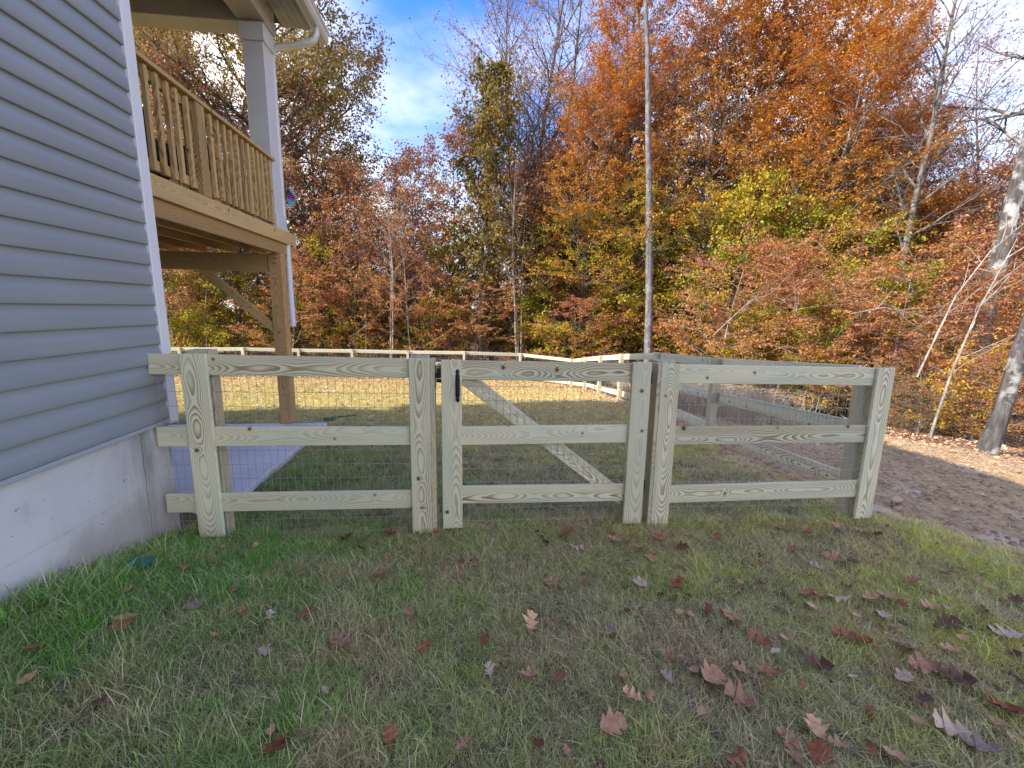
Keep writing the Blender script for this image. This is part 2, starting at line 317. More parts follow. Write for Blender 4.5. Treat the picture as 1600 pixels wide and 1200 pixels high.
# ------------------------------------------------------------------ mesh and object helpers
def tag(o, label=None, cat=None, group=None, kind=None):
    if label: o['label'] = label
    if cat: o['category'] = cat
    if group: o['group'] = group
    if kind: o['kind'] = kind
    return o
def empty(name, loc=(0, 0, 0), rz=0.0, **k):
    o = bpy.data.objects.new(name, None); COL.objects.link(o); o.location = loc; o.rotation_euler = (0, 0, rz)
    o.empty_display_size = 0.1
    return tag(o, **k)
def link(name, me, mat=None, parent=None, **k):
    o = bpy.data.objects.new(name, me); COL.objects.link(o)
    if mat is not None and not me.materials: me.materials.append(mat)
    if parent is not None:
        o.parent = parent; o.matrix_parent_inverse = Matrix.Identity(4)
    return tag(o, **k)
def place(o, M):            # world matrix for a child of an unrotated/rotated root
    W_ = Matrix.Identity(4); p = o.parent
    while p is not None: W_ = p.matrix_basis @ W_; p = p.parent
    o.matrix_basis = W_.inverted() @ M
    return o
def box_bm(bm, lx, ly, lz, M=None, bev=0.0):
    r = bmesh.ops.create_cube(bm, size=1.0, matrix=(M or Matrix.Identity(4)) @ Matrix.Diagonal((lx, ly, lz, 1)))
    if bev:
        es = {e for v in r['verts'] for e in v.link_edges}
        bmesh.ops.bevel(bm, geom=list(es), offset=bev, segments=1, affect='EDGES', profile=0.7)
def bm_obj(name, bm, mat, parent=None, smooth=False, **k):
    me = bpy.data.meshes.new(name); bm.to_mesh(me); bm.free()
    if smooth:
        me.polygons.foreach_set('use_smooth', [True] * len(me.polygons))
    return link(name, me, mat, parent, **k)
def board(name, mat, parent, p0, p1, width, thick, up=(0, 0, 1), bev=0.003, **k):
    """board whose centre line runs p0 -> p1; 'up' gives the width direction"""
    p0, p1 = Vector(p0), Vector(p1); d = p1 - p0; L = d.length; X = d.normalized()
    Z = Vector(up); Z = (Z - X * Z.dot(X)).normalized(); Y = Z.cross(X)
    M = Matrix(((X.x, Y.x, Z.x, 0), (X.y, Y.y, Z.y, 0), (X.z, Y.z, Z.z, 0), (0, 0, 0, 1)))
    M.translation = (p0 + p1) / 2
    bm = bmesh.new(); box_bm(bm, L, thick, width, None, bev)
    o = bm_obj(name, bm, mat, parent, **k)
    return place(o, M)
def vboard(name, mat, parent, x0, x1, y0, y1, z0, z1, bev=0.003, **k):   # upright, width along X
    return board(name, mat, parent, ((x0 + x1) / 2, (y0 + y1) / 2, z0), ((x0 + x1) / 2, (y0 + y1) / 2, z1), x1 - x0, y1 - y0, (1, 0, 0), bev, **k)
def bx(name, mat, parent, a, b, bev=0.0, **k):
    a, b = Vector(a), Vector(b); bm = bmesh.new(); s = b - a
    box_bm(bm, s.x, s.y, s.z, None, bev); o = bm_obj(name, bm, mat, parent, **k)
    return place(o, Matrix.Translation((a + b) / 2))
def qmesh(name, V, Q, smooth=False):
    V = np.asarray(V, np.float32).reshape(-1, 3); Q = np.asarray(Q, np.int32).reshape(-1, 4)
    me = bpy.data.meshes.new(name); me.vertices.add(len(V)); me.vertices.foreach_set('co', V.ravel())
    me.loops.add(Q.size); me.loops.foreach_set('vertex_index', Q.ravel())
    me.polygons.add(len(Q)); me.polygons.foreach_set('loop_start', np.arange(0, Q.size, 4, dtype=np.int32))
    me.polygons.foreach_set('loop_total', np.full(len(Q), 4, np.int32))
    if smooth: me.polygons.foreach_set('use_smooth', np.ones(len(Q), bool))
    me.update(calc_edges=True); me.validate(); return me
def tubes(polys, sides_for=lambda r: 3):
    """polys: list of (pts[n,3], radii[n]) -> verts, quads"""
    Vs, Qs, off = [], [], 0
    groups = {}
    for P, R in polys:
        groups.setdefault((len(P), sides_for(R[0])), []).append((P, R))
    for (n, s), lst in groups.items():
        P = np.array([a for a, _ in lst], float); R = np.array([b for _, b in lst], float)
        T = np.gradient(P, axis=1); T /= np.linalg.norm(T, axis=2, keepdims=True) + 1e-9
        ref = np.where(np.abs(T[:, :1, 2:3]) > 0.9, np.array([1.0, 0, 0]), np.array([0, 0, 1.0]))
        A = np.cross(T, np.broadcast_to(ref, T.shape)); A /= np.linalg.norm(A, axis=2, keepdims=True) + 1e-9
        B = np.cross(T, A)
        an = np.arange(s) * 2 * np.pi / s
        V = P[:, :, None, :] + R[:, :, None, None] * (A[:, :, None, :] * np.cos(an)[:, None] + B[:, :, None, :] * np.sin(an)[:, None])
        N = len(lst); idx = np.arange(N * n * s).reshape(N, n, s)
        q = np.stack([idx[:, :-1], np.roll(idx[:, :-1], -1, 2), np.roll(idx[:, 1:], -1, 2), idx[:, 1:]], -1).reshape(-1, 4) + off
        Vs.append(V.reshape(-1, 3)); Qs.append(q); off += N * n * s
    return np.concatenate(Vs), np.concatenate(Qs)

# ------------------------------------------------------------------ terrain
CP = np.array([(-2.03, 3.1, -.03), (-2.03, 1.95, .27), (-2.03, 0.6, .33), (-2.03, -1.0, .35), (-1.0, 3.0, -.02), (0, 3.0, -.03), (1.4, 3.0, -.05), (2.4, 3.0, -.06),
    (3.25, 3.0, -.06), (0, 0, .05), (1.5, 1.5, -.01), (0, 1.6, .01), (-1.0, 1.8, .10), (-1.2, 1.2, .16), (3.3, 1.5, -.07), (4.6, 2.6, -.26), (6, 4, -.48), (9.0, 6.3, -.80), (8.2, 7.0, -.74),
    (5.5, 8, -.66), (3.45, 5.63, -.25), (3.73, 8.05, -.42), (3.9, 10.5, -.69), (4.15, 12.9, -1.0), (4.37, 15.3, -1.3), (4.5, 17.5, -1.62), (2.4, 18.6, -1.5),
    (0, 18.6, -1.43), (-2.4, 18.6, -1.41), (-4.8, 18.6, -1.37), (-9, 18.6, -1.32), (-15, 18.6, -1.3), (-2.6, 6.6, -.17), (-2.0, 4.0, -.16), (-1.6, 5.0, -.17), (0.5, 6, -.22), (-6, 7, -.2), (-10, 8, -.25),
    (0, 10, -.62), (-6, 11, -.6), (-2, 14, -1.0), (12, 5, -1.1), (9, 14, -1.6), (10, 22, -2.6), (0, 26, -2.4), (-14, 26, -2.2), (20, 12, -3.0), (18, 30, -3.6), (0, 45, -4.0), (-30, 40, -3.2), (45, 45, -4.5), (45, 10, -4.2),
    (12, -4, -.6), (0, -10, .5), (-20, -10, .5), (30, -20, -1.5), (-35, 15, -.8), (0, 120, -5), (120, 60, -6), (-120, 80, -4), (-120, -80, 0), (120, -80, -2)], float)
def _tps(r2): return 0.5 * r2 * np.log(r2 + 1e-9)
def _fit():
    n = len(CP); X = CP[:, :2]; d2 = ((X[:, None] - X[None]) ** 2).sum(-1)
    K = _tps(d2) + np.eye(n) * 0.25
    Pm = np.c_[np.ones(n), X]; A = np.zeros((n + 3, n + 3)); A[:n, :n] = K; A[:n, n:] = Pm; A[n:, :n] = Pm.T
    return np.linalg.solve(A, np.r_[CP[:, 2], 0, 0, 0])
_W = _fit()
def _hn(x, y):  # small undulation
    return 0.012 * np.sin(x * 3.1 + 1.2 * np.sin(y * 2.3)) * np.cos(y * 2.7 + x) + 0.006 * np.sin(x * 9.7 + y * 3.3) * np.sin(y * 8.1 - x * 2.2)
def gz(x, y):
    x = np.atleast_1d(np.asarray(x, float)); y = np.atleast_1d(np.asarray(y, float))
    cx, cy = np.clip(x, -140, 140), np.clip(y, -100, 140)
    d2 = (cx[..., None] - CP[:, 0]) ** 2 + (cy[..., None] - CP[:, 1]) ** 2
    return (_tps(d2) @ _W[:len(CP)]) + _W[-3] + _W[-2] * cx + _W[-1] * cy + _hn(x, y)
def g1(x, y): return float(gz(x, y)[0])
def woods_edge(Y):
    return np.interp(Y, [-10, 3, 5.5, 9, 18, 19.4, 19.6, 40], [30, 13, 10.0, 7.2, 7.2, 6.5, -80, -80])
def lawn_edge(Y):       # right hand limit of the grass
    return np.interp(Y, [-6, 0, 2.4, 3.0, 3.3, 4.5, 6.0, 9.0, 12, 15, 17.3, 18, 30], [7.5, 5.3, 4.1, 3.6, 3.25, 3.0, 3.2, 3.45, 3.7, 4.0, 4.3, 4.2, 4.0])
def dirt_amt(x, y): return np.clip((x - lawn_edge(y)) / 0.6 + 0.4, 0, 1)
def woods_amt(x, y): return np.clip((x - woods_edge(y)) / 1.5 + 0.3, 0, 1)

def axis(lo, hi, fine_lo, fine_hi, step, grow=1.22):
    a = list(np.arange(fine_lo, fine_hi, step)); s = step
    while a[-1] < hi: s = min(s * grow, 25); a.append(a[-1] + s)
    s = step
    while a[0] > lo: s = min(s * grow, 25); a.insert(0, a[0] - s)
    return np.array(a)
ax, ay = axis(-400, 400, -4, 11, 0.11), axis(-200, 500, 0.4, 20, 0.11)
GX, GY = np.meshgrid(ax, ay); GZ = gz(GX.ravel(), GY.ravel()).reshape(GX.shape)
rng = np.random.default_rng(3)
_d = dirt_amt(GX, GY); _wd = woods_amt(GX, GY)
GZ = GZ + rng.normal(0, 1, GZ.shape) * 0.011 * np.clip(_d + _wd, 0, 1) * (np.abs(GX) < 60)
nx_, ny_ = len(ax), len(ay); idx = np.arange(nx_ * ny_).reshape(ny_, nx_)
Q = np.stack([idx[:-1, :-1], idx[:-1, 1:], idx[1:, 1:], idx[1:, :-1]], -1).reshape(-1, 4)
gme = qmesh('ground', np.c_[GX.ravel(), GY.ravel(), GZ.ravel()], Q, True)
for nm, arr in (('dirt', _d), ('woods', _wd)):
    at = gme.attributes.new(nm, 'FLOAT', 'POINT'); at.data.foreach_set('value', arr.ravel().astype(np.float32))
link('ground', gme, M_GROUND, kind='structure')

# patio slab under the deck
SL = bmesh.new(); box_bm(SL, 5.2, 3.4, 0.22, None, 0.008)
o = bm_obj('patio_slab', SL, M_SLAB, kind='structure'); o.location = (-4.62, 4.79, -0.205)

# ------------------------------------------------------------------ house
HX, HY = -2.03, 3.20
house = empty('house', (HX, HY, 0), label='blue grey vinyl sided house with white corner trim and covered rear porch roof', cat='house')
def siding_course(z0, pitch, y0, y1):
    prof = [(0.0, 0.0), (0.0190, 0.001), (0.0205, 0.004), (0.0200, 0.030), (0.0190, 0.064), (0.0165, 0.074), (0.0100, 0.090), (0.0055, 0.108), (0.0040, pitch + 0.006)]
    ys = np.linspace(y0, y1, 2)
    V = [(HX + x, y, z0 + z) for y in ys for x, z in prof]; n = len(prof)
    return V, [(i, i + 1, n + i + 1, n + i) for i in range(n - 1)]
PITCH = 0.127; ZB = 0.84
V, Qq = siding_course(0.0, PITCH, -9.0, HY - 0.066); cme = qmesh('siding_course', [(x - HX, y - HY, z) for x, y, z in V], [q[::-1] for q in Qq])
cme.materials.append(M_SIDING)
nz_ = int((5.1 - ZB - 0.11) / PITCH) + 1
for k in range(nz_):
    o = link('siding_plank', cme, None, house); o.location = (0, 0, ZB - 0.012 + PITCH * k)
bx('starter_strip', plain('siding_strip', (0.36, 0.395, 0.43), 0.4), house, (HX - 0.01, -9, ZB - 0.040), (HX + 0.020, HY - 0.069, ZB - 0.014), 0.003)
bx('corner_trim', M_TRIM, house, (HX - 0.11, HY - 0.068, 0.79), (HX + 0.028, HY + 0.018, 5.1), 0.004)
bx('foundation', M_FOUND, house, (-15, -9, -1.2), (HX - 0.012, HY - 0.03, ZB - 0.04), 0.01)
bx('wall', M_SIDING, house, (-15, -9, ZB - 0.04), (HX - 0.005, HY - 0.02, 5.1))
rb = bmesh.new()                                   # gable roof over the house body
def prism(bm, pts, y0, y1):
    a = [bm.verts.new((x, y0, z)) for x, z in pts]; b = [bm.verts.new((x, y1, z)) for x, z in pts]; n = len(pts)
    bm.faces.new(a); bm.faces.new(b[::-1])
    for i in range(n): bm.faces.new((a[i], b[i], b[(i + 1) % n], a[(i + 1) % n]))
    bmesh.ops.recalc_face_normals(bm, faces=bm.faces)
prism(rb, [(-1.6, 5.16), (-1.6, 5.24), (-8.5, 8.7), (-15.4, 5.24), (-15.4, 5.16)], -9.4, 3.5)
o = bm_obj('roof', rb, M_SHINGLE, house); place(o, Matrix.Identity(4))
pb = bmesh.new(); prism(pb, [(-1.98, 5.40), (-1.98, 5.45), (-6.2, 7.5), (-10.4, 5.45), (-10.4, 5.40)], 3.52, 7.02)
PR = o = bm_obj('porch_roof', pb, M_SHINGLE, house); place(o, Matrix.Identity(4))
bx('porch_ceiling', M_SOFFIT, house, (-10.0, HY + 0.05, 5.34), (-2.80, 6.40, 5.37))
bx('porch_beam', M_PORCH, house, (-10.0, 6.42, 5.07), (-2.46, 6.72, 5.36), 0.004)
bx('porch_beam', M_PORCH, house, (-2.78, HY + 0.05, 5.09), (-2.46, 6.418, 5.36), 0.004)
for k in range(5):                                 # vented soffit boards along the eave
    bx('soffit_panel', M_SOFFIT, PR, (-2.45 + k * 0.085, HY + 0.06, 5.345 - 0.002 * (k % 2)), (-2.45 + k * 0.085 + 0.082, 7.0, 5.375 - 0.002 * (k % 2)), 0.003)
bx('fascia', M_TRIM, PR, (-2.02, HY + 0.06, 5.25), (-1.995, 7.02, 5.395), 0.003)
def gutter():
    pr = [(0, 0.14), (0, 0.0), (0.075, 0.0), (0.10, 0.045), (0.10, 0.10), (0.125, 0.14), (0.119, 0.142), (0.095, 0.105), (0.095, 0.05), (0.07, 0.006), (0.006, 0.006), (0.006, 0.14)]
    bm = bmesh.new(); n = len(pr)
    a = [bm.verts.new((x, 0, z)) for x, z in pr]; b = [bm.verts.new((x, 3.85, z)) for x, z in pr]
    for i in range(n): bm.faces.new((a[i], b[i], b[(i + 1) % n], a[(i + 1) % n]))
    bm.faces.new(a); e = [bm.verts.new((x, 3.852, z)) for x, z in pr[:6]]; bm.faces.new(e)
    bmesh.ops.recalc_face_normals(bm, faces=bm.faces); return bm
o = bm_obj('gutter', gutter(), M_GUTTER, PR); place(o, Matrix.Translation((-1.993, HY + 0.08, 5.24)))
# column wrap with cap and base
CLM = bx('column', M_COLUMN, house, (-2.75, 6.42, 2.625), (-2.50, 6.68, 5.068), 0.006)
bx('column_cap', M_COLUMN, CLM, (-2.775, 6.395, 4.86), (-2.475, 6.705, 5.066), 0.006)
bx('column_base', M_COLUMN, CLM, (-2.77, 6.40, 2.62), (-2.48, 6.70, 2.82), 0.006)
# downspout: elbow from the gutter, down the back of the column
def rect_tube(pts, w, d, n=1):
    V, Qs = [], []
    for i, p in enumerate(pts):
        p = Vector(p); t0 = Vector(pts[max(i - 1, 0)]); t1 = Vector(pts[min(i + 1, len(pts) - 1)]); T = (t1 - t0).normalized()
        A = Vector((0, 1, 0)); A = (A - T * A.dot(T)).normalized(); B = T.cross(A)
        for a, b in ((-1, -1), (1, -1), (1, 1), (-1, 1)): V.append(tuple(p + A * a * w / 2 + B * b * d / 2))
    for i in range(len(pts) - 1):
        for k in range(4): Qs.append((4 * i + k, 4 * i + (k + 1) % 4, 4 * i + 4 + (k + 1) % 4, 4 * i + 4 + k))
    Qs.append((0, 1, 2, 3)); e = 4 * (len(pts) - 1); Qs.append((e + 3, e + 2, e + 1, e)); return V, Qs
V, Qq = rect_tube([(-1.94, 6.75, 5.245), (-1.94, 6.75, 5.17), (-1.97, 6.75, 5.10), (-2.03, 6.75, 5.055), (-2.12, 6.75, 5.03), (-2.44, 6.75, 4.97), (-2.50, 6.75, 4.94), (-2.53, 6.75, 4.88), (-2.53, 6.75, 2.7), (-2.50, 6.75, 2.5), (-2.50, 6.75, 1.3)], 0.075, 0.055)
o = link('downspout', qmesh('downspout', V, Qq), M_TRIM, house); place(o, Matrix.Identity(4))

# ------------------------------------------------------------------ deck
deck = empty('deck', (-2.5, 6.5, -0.1), label='raised wooden rear deck with baluster railing beside the house', cat='deck')
DX = -2.5
board('fascia_board', M_DECK, deck, (DX + 0.02, HY + 0.02, 2.535), (DX + 0.02, 6.98, 2.535), 0.17, 0.038)
board('rim_joist', M_DPOST, deck, (DX - 0.02, HY + 0.02, 2.375), (DX - 0.02, 6.93, 2.375), 0.145, 0.038)
board('fascia_board', M_DECK, deck, (-9.5, 6.985, 2.535), (DX - 0.002, 6.985, 2.535), 0.17, 0.038)
for k in range(26):                                 # deck boards run along X
    board('deck_board', M_DPOST, deck, (-9.4, HY + 0.12 + k * 0.146, 2.608), (DX - 0.003, HY + 0.12 + k * 0.146, 2.608), 0.14, 0.026, (0, 1, 0), 0.002)
for k in range(11):
    board('joist', M_DPOST, deck, (DX - 0.4 - 0.4 * k, HY + 0.03, 2.455), (DX - 0.4 - 0.4 * k, 6.95, 2.455), 0.235, 0.038)
board('beam', M_DECK, deck, (-8.0, 6.50, 2.20), (-2.67, 6.50, 2.17), 0.235, 0.08)
dp = vboard('post', M_DPOST, deck, -2.655, -2.485, 6.44, 6.60, -0.1, 2.30, 0.006)
vboard('post', M_DPOST, deck, -7.0, -6.84, 6.44, 6.60, -0.1, 2.08, 0.006)
b = board('brace', M_DECK, deck, (-3.66, 6.50, 2.20), (-2.62, 6.50, 1.24), 0.10, 0.05, (0, 0, 1))
for z in (2.17, 2.24, 1.22, 0.62):
    bm = bmesh.new(); bmesh.ops.create_cone(bm, cap_ends=True, segments=10, radius1=0.016, radius2=0.012, depth=0.012, matrix=Matrix.Rotation(rad(90), 4, 'X'))
    o = bm_obj('bolt', bm, M_STEEL, dp); place(o, Matrix.Translation((-2.57, 6.433, z)))
for n_, y in enumerate([3.40, 3.53, 3.66, 3.79, 3.93, 4.063, 4.192, 4.324, 4.437, 4.588, 4.959, 5.091, 5.215, 5.343, 5.47, 5.60, 5.726, 5.845, 5.96, 6.07, 6.18, 6.30]):
    vboard('baluster', M_DECK, deck, DX - 0.012, DX + 0.026, y - 0.019, y + 0.019, 2.66, 3.44, 0.004)
vboard('railing_post', M_DECK, deck, DX - 0.10, DX + 0.036, 4.70, 4.83, 2.625, 3.455, 0.004)
board('top_rail', M_DECK, deck, (DX - 0.02, HY + 0.02, 3.475), (DX - 0.02, 6.418, 3.475), 0.13, 0.036, (1, 0, 0))
board('top_rail', M_DECK, deck, (DX - 0.034, HY + 0.02, 3.41), (DX - 0.034, 6.418, 3.41), 0.085, 0.036)
board('bottom_rail', M_DECK, deck, (DX - 0.034, HY + 0.02, 2.72), (DX - 0.034, 6.418, 2.72), 0.085, 0.036)
board('top_rail', M_DECK, deck, (-9.4, 6.80, 3.475), (-2.78, 6.80, 3.475), 0.13, 0.036, (0, 1, 0))
board('bottom_rail', M_DECK, deck, (-9.4, 6.80, 2.72), (-2.78, 6.80, 2.72), 0.085, 0.036)
for k in range(46):
    vboard('baluster', M_DECK, deck, -2.9 - k * 0.14, -2.862 - k * 0.14, 6.775, 6.813, 2.66, 3.44, 0.004)

# dark patio chair seen through the balusters
def chair(x, y, rz, label):
    t = empty('patio_chair', (x, y, 2.622), rz, label=label, cat='chair', group='dark patio chairs on the deck')
    def b_(nm, a, b, mat, bev=0.02):
        bm = bmesh.new(); a, b = Vector(a), Vector(b); s = b - a; box_bm(bm, s.x, s.y, s.z, Matrix.Translation((a + b) / 2), bev); return bm_obj(nm, bm, mat, t)
    b_('seat', (-.33, -.33, .28), (.33, .33, .38), M_WICKER); b_('backrest', (-.33, .27, .385), (.33, .36, .95), M_WICKER)
    b_('cushion', (-.26, -.30, .383), (.26, .26, .48), M_CUSH, .03)
    for s in (-1, 1):
        b_('armrest', (s * .36 - .04, -.33, .38), (s * .36 + .04, .34, .62), M_WICKER)
        for q in (-1, 1): b_('leg', (s * .28 - .025, q * .28 - .025, 0), (s * .28 + .025, q * .28 + .025, .278), M_WICKER, .004)
chair(-3.05, 4.05, rad(90), 'dark wicker patio chair on deck next to the house wall')
chair(-3.05, 4.95, rad(75), 'dark wicker patio chair on deck beyond the railing post')

# pennant flag hanging off the far side of the column
fl = empty('porch_flag', (-2.50, 6.90, 3.12), label='purple and teal flag with black and white striped border behind porch column', cat='flag')
def flag_mat():
    m, t = newmat('flag_cloth'); oc = t.n('ShaderNodeTexCoord', out=3); x, y, z = t.xyz(oc)
    v = t.noise(oc, 9.0, 3.0)
    c = t.ramp(t.ss(t.m('ADD', z, t.m('MULTIPLY', v, 0.12)), -0.16, 0.22), [(0, (0.05, 0.35, 0.45)), (0.4, (0.10, 0.30, 0.5)), (0.55, (0.25, 0.04, 0.32)), (1, (0.16, 0.02, 0.30))])
    edge = t.m('GREATER_THAN', t.m('ADD', x, t.m('MULTIPLY', t.m('ABSOLUTE', z), 0.9)), 0.19)
    st = t.m('GREATER_THAN', t.m('FRACT', t.m('MULTIPLY', t.m('SUBTRACT', z, t.m('MULTIPLY', x, 0.3)), 22.0)), 0.5)
    c = t.mix(edge, c, t.mix(st, (0.02, 0.02, 0.02), (0.8, 0.8, 0.8)))
    t.surf(c, 0.7); return m
N = 14; V = []; Qf = []
for i in range(N + 1):
    z = -0.25 + 0.5 * i / N; xr = 0.27 - 0.9 * abs(z) * 0.75
    for j in range(7):
        u = j / 6; V.append((u * max(xr, 0.03), 0.03 * math.sin(u * 5 + z * 9), z))
for i in range(N):
    for j in range(6): a = i * 7 + j; Qf.append((a, a + 1, a + 8, a + 7))
o = link('flag_cloth', qmesh('flag_cloth', V, Qf, True), flag_mat(), fl)
bm = bmesh.new(); bmesh.ops.create_cone(bm, cap_ends=True, segments=8, radius1=0.008, radius2=0.008, depth=0.62)
bm_obj('pole', bm, M_BLACK, fl); fl.scale = (0.5, 0.5, 0.6)

# ------------------------------------------------------------------ fence building
def wire_panel(parent, O, U, height, length, zdrop=0.0, du=0.0508, dz=0.1016, r=0.0015, z0=0.02, seed=1, sides=3):
    """welded wire: O base point, U horizontal unit direction, zdrop = fall over length"""
    rg = np.random.default_rng(seed); P = []
    O = np.array(O, float); U = np.array(U, float)
    for s in np.arange(du * 0.5, length, du):
        a = O + U * s + np.array([0, 0, z0 + zdrop * s / length]); P.append(([a, a + [0, 0, height / 2], a + [0, 0, height]], [r] * 3))
    for h in np.arange(0, height + 0.01, dz):
        n = 9; ss_ = np.linspace(0, length, n)
        pts = [O + U * s + np.array([0, 0, z0 + h + zdrop * s / length + rg.normal(0, 0.0012)]) for s in ss_]
        P.append((pts, [r * 1.15] * n))
    V, Qw = tubes(P, lambda q: sides); me = qmesh('wire_mesh', V, Qw)
    o = link('wire_mesh', me, M_WIRE, parent, kind='stuff'); place(o, Matrix.Identity(4)); return o

RF = 3.0   # front face of the rails
# --- left section
f1 = empty('fence', (-1.72, 3.0, 0.0), label='left section of pale treated wood fence between the house corner and gate', cat='fence')
def rail(par, x0, z0, x1, z1, y=RF, h=0.132, th=0.028, mat=M_FENCE):
    return board('rail', mat, par, (x0, y + th / 2, z0 - h / 2), (x1, y + th / 2, z1 - h / 2), h, th)
rail(f1, -2.018, 1.284, -0.25, 1.253)
rail(f1, -2.018, 0.799, -0.25, 0.776)
rail(f1, -2.013, 0.330, -0.25, 0.303)
vboard('face_board', M_FENCE, f1, -1.812, -1.652, RF - 0.028, RF - 0.003, 0.022, 1.287)
vboard('post', M_FPOST, f1, -1.80, -1.655, RF + 0.034, RF + 0.13, -0.3, 1.305, 0.004)
vboard('face_board', M_FENCE, f1, -0.377, -0.237, RF - 0.028, RF - 0.003, -0.018, 1.262)
vboard('post', M_FPOST, f1, -0.372, -0.245, RF + 0.034, RF + 0.13, -0.3, 1.27, 0.004)
vboard('gate_stop', M_FPOST, f1, -0.236, -0.203, RF - 0.014, RF + 0.09, -0.03, 1.255)
wire_panel(f1, (-2.018, RF + 0.0315, 0), (1, 0, 0), 1.17, 1.77, -0.03, seed=4)
# latch catch on the post
def small_cyl(nm, par, mat, p, r, d, ax, seg=12):
    bm = bmesh.new(); R_ = {'X': Matrix.Rotation(rad(90), 4, 'Y'), 'Y': Matrix.Rotation(rad(90), 4, 'X'), 'Z': Matrix.Identity(4)}[ax]
    bmesh.ops.create_cone(bm, cap_ends=True, segments=seg, radius1=r, radius2=r, depth=d, matrix=R_); o = bm_obj(nm, bm, mat, par, True); place(o, Matrix.Translation(p)); return o
bx('latch_plate', M_BLACK, f1, (-0.203, RF - 0.012, 1.05), (-0.198, RF + 0.03, 1.20), 0.002)
bx('latch_catch', M_BLACK, f1, (-0.198, RF - 0.005, 1.12), (-0.176, RF + 0.015, 1.16), 0.003)
# --- gate
g = empty('gate', (0.59, 3.0, 0.03), label='wooden three rail gate with black handle and diagonal brace in the fence middle', cat='gate')
vboard('stile', M_FENCE, g, -0.160, -0.020, RF - 0.030, RF - 0.004, 0.017, 1.252)
vboard('stile', M_FENCE, g, 1.194, 1.336, RF - 0.030, RF - 0.004, -0.002, 1.235)
for (z0, z1) in ((1.247, 1.223), (0.773, 0.768), (0.328, 0.304)):
    board('rail', M_FENCE, g, (-0.155, RF + 0.012, z0 - 0.067), (1.33, RF + 0.012, z1 - 0.067), 0.134, 0.028)
vboard('back_stile', M_FPOST, g, -0.155, -0.065, RF + 0.034, RF + 0.072, 0.02, 1.225)
vboard('back_stile', M_FPOST, g, 1.245, 1.33, RF + 0.034, RF + 0.072, 0.0, 1.21)
wire_panel(g, (-0.155, RF + 0.0295, 0), (1, 0, 0), 1.15, 1.48, -0.02, seed=7, z0=0.045)
dv = Vector((0.975, 0, -0.768)).normalized(); nv = Vector((0.768, 0, 0.975)).normalized()
c0 = Vector((-0.018, RF + 0.08, 1.073)) + nv * 0.045
board('brace', M_FENCE, g, c0 - dv * 0.16, c0 + dv * 1.58, 0.10, 0.09, (0, 0, 1))
# black pull handle with spade ends
hd = bmesh.new()
def rev_prof(bm, prof, p0, sx=1.0, sy=1.0, seg=10):
    rings = []
    for z, r in prof: rings.append([bm.verts.new((p0[0] + r * sx * math.cos(a), p0[1] + r * sy * math.sin(a), p0[2] + z)) for a in [2 * math.pi * i / seg for i in range(seg)]])
    for a, b in zip(rings, rings[1:]):
        for i in range(seg): bm.faces.new((a[i], a[(i + 1) % seg], b[(i + 1) % seg], b[i]))
    bm.faces.new(rings[0][::-1]); bm.faces.new(rings[-1])
rev_prof(hd, [(-0.118, 0.002), (-0.112, 0.006), (-0.104, 0.014), (-0.096, 0.016), (-0.088, 0.008), (-0.080, 0.014), (-0.07, 0.0155), (-0.02, 0.0155), (0.0, 0.0155), (0.04, 0.015), (0.062, 0.014), (0.078, 0.013), (0.086, 0.007), (0.094, 0.014), (0.102, 0.013), (0.110, 0.006), (0.116, 0.002)], (0, 0, 0), 1.0, 0.45)
HND = o = bm_obj('handle', hd, M_BLACK, g, True); place(o, Matrix.Translation((-0.048, RF - 0.036, 1.075)))
hb = bmesh.new(); box_bm(hb, 0.014, 0.012, 0.012, Matrix.Translation((0, 0.0, 0.055)), 0.002)
for i in range(7):
    a = math.pi * i / 6 - math.pi / 2
    if i < 6:
        a2 = math.pi * (i + 1) / 6 - math.pi / 2
        p = Vector((0, -0.036 * math.cos((a + a2) / 2), 0.05 * math.sin((a + a2) / 2))); d = Vector((0, -0.036 * (math.cos(a2) - math.cos(a)), 0.05 * (math.sin(a2) - math.sin(a))))
        box_bm(hb, 0.013, 0.011, d.length * 1.12, Matrix.Translation(p) @ d.to_track_quat('Z', 'X').to_matrix().to_4x4(), 0.003)
o = bm_obj('handle_grip', hb, M_BLACK, HND, True); place(o, Matrix.Translation((-0.048, RF - 0.040, 1.045)))
bx('latch_bolt', M_BLACK, g, (-0.195, RF + 0.002, 1.09), (-0.158, RF + 0.018, 1.115), 0.003)
bx('latch_lever', M_BLACK, g, (-0.185, RF - 0.008, 1.125), (-0.165, RF + 0.002, 1.19), 0.003)
bx('latch_spring', M_STEEL, g, (-0.176, RF + 0.004, 1.12), (-0.162, RF + 0.02, 1.175), 0.004)
bx('latch_spring', M_STEEL, g, (-0.185, RF + 0.004, 1.205), (-0.164, RF + 0.02, 1.225), 0.004)
for z in (1.08, 0.25):
    o = bx('hinge', M_BLACK, g, (1.336, RF - 0.02, z), (1.352, RF + 0.03, z + 0.09), 0.003)
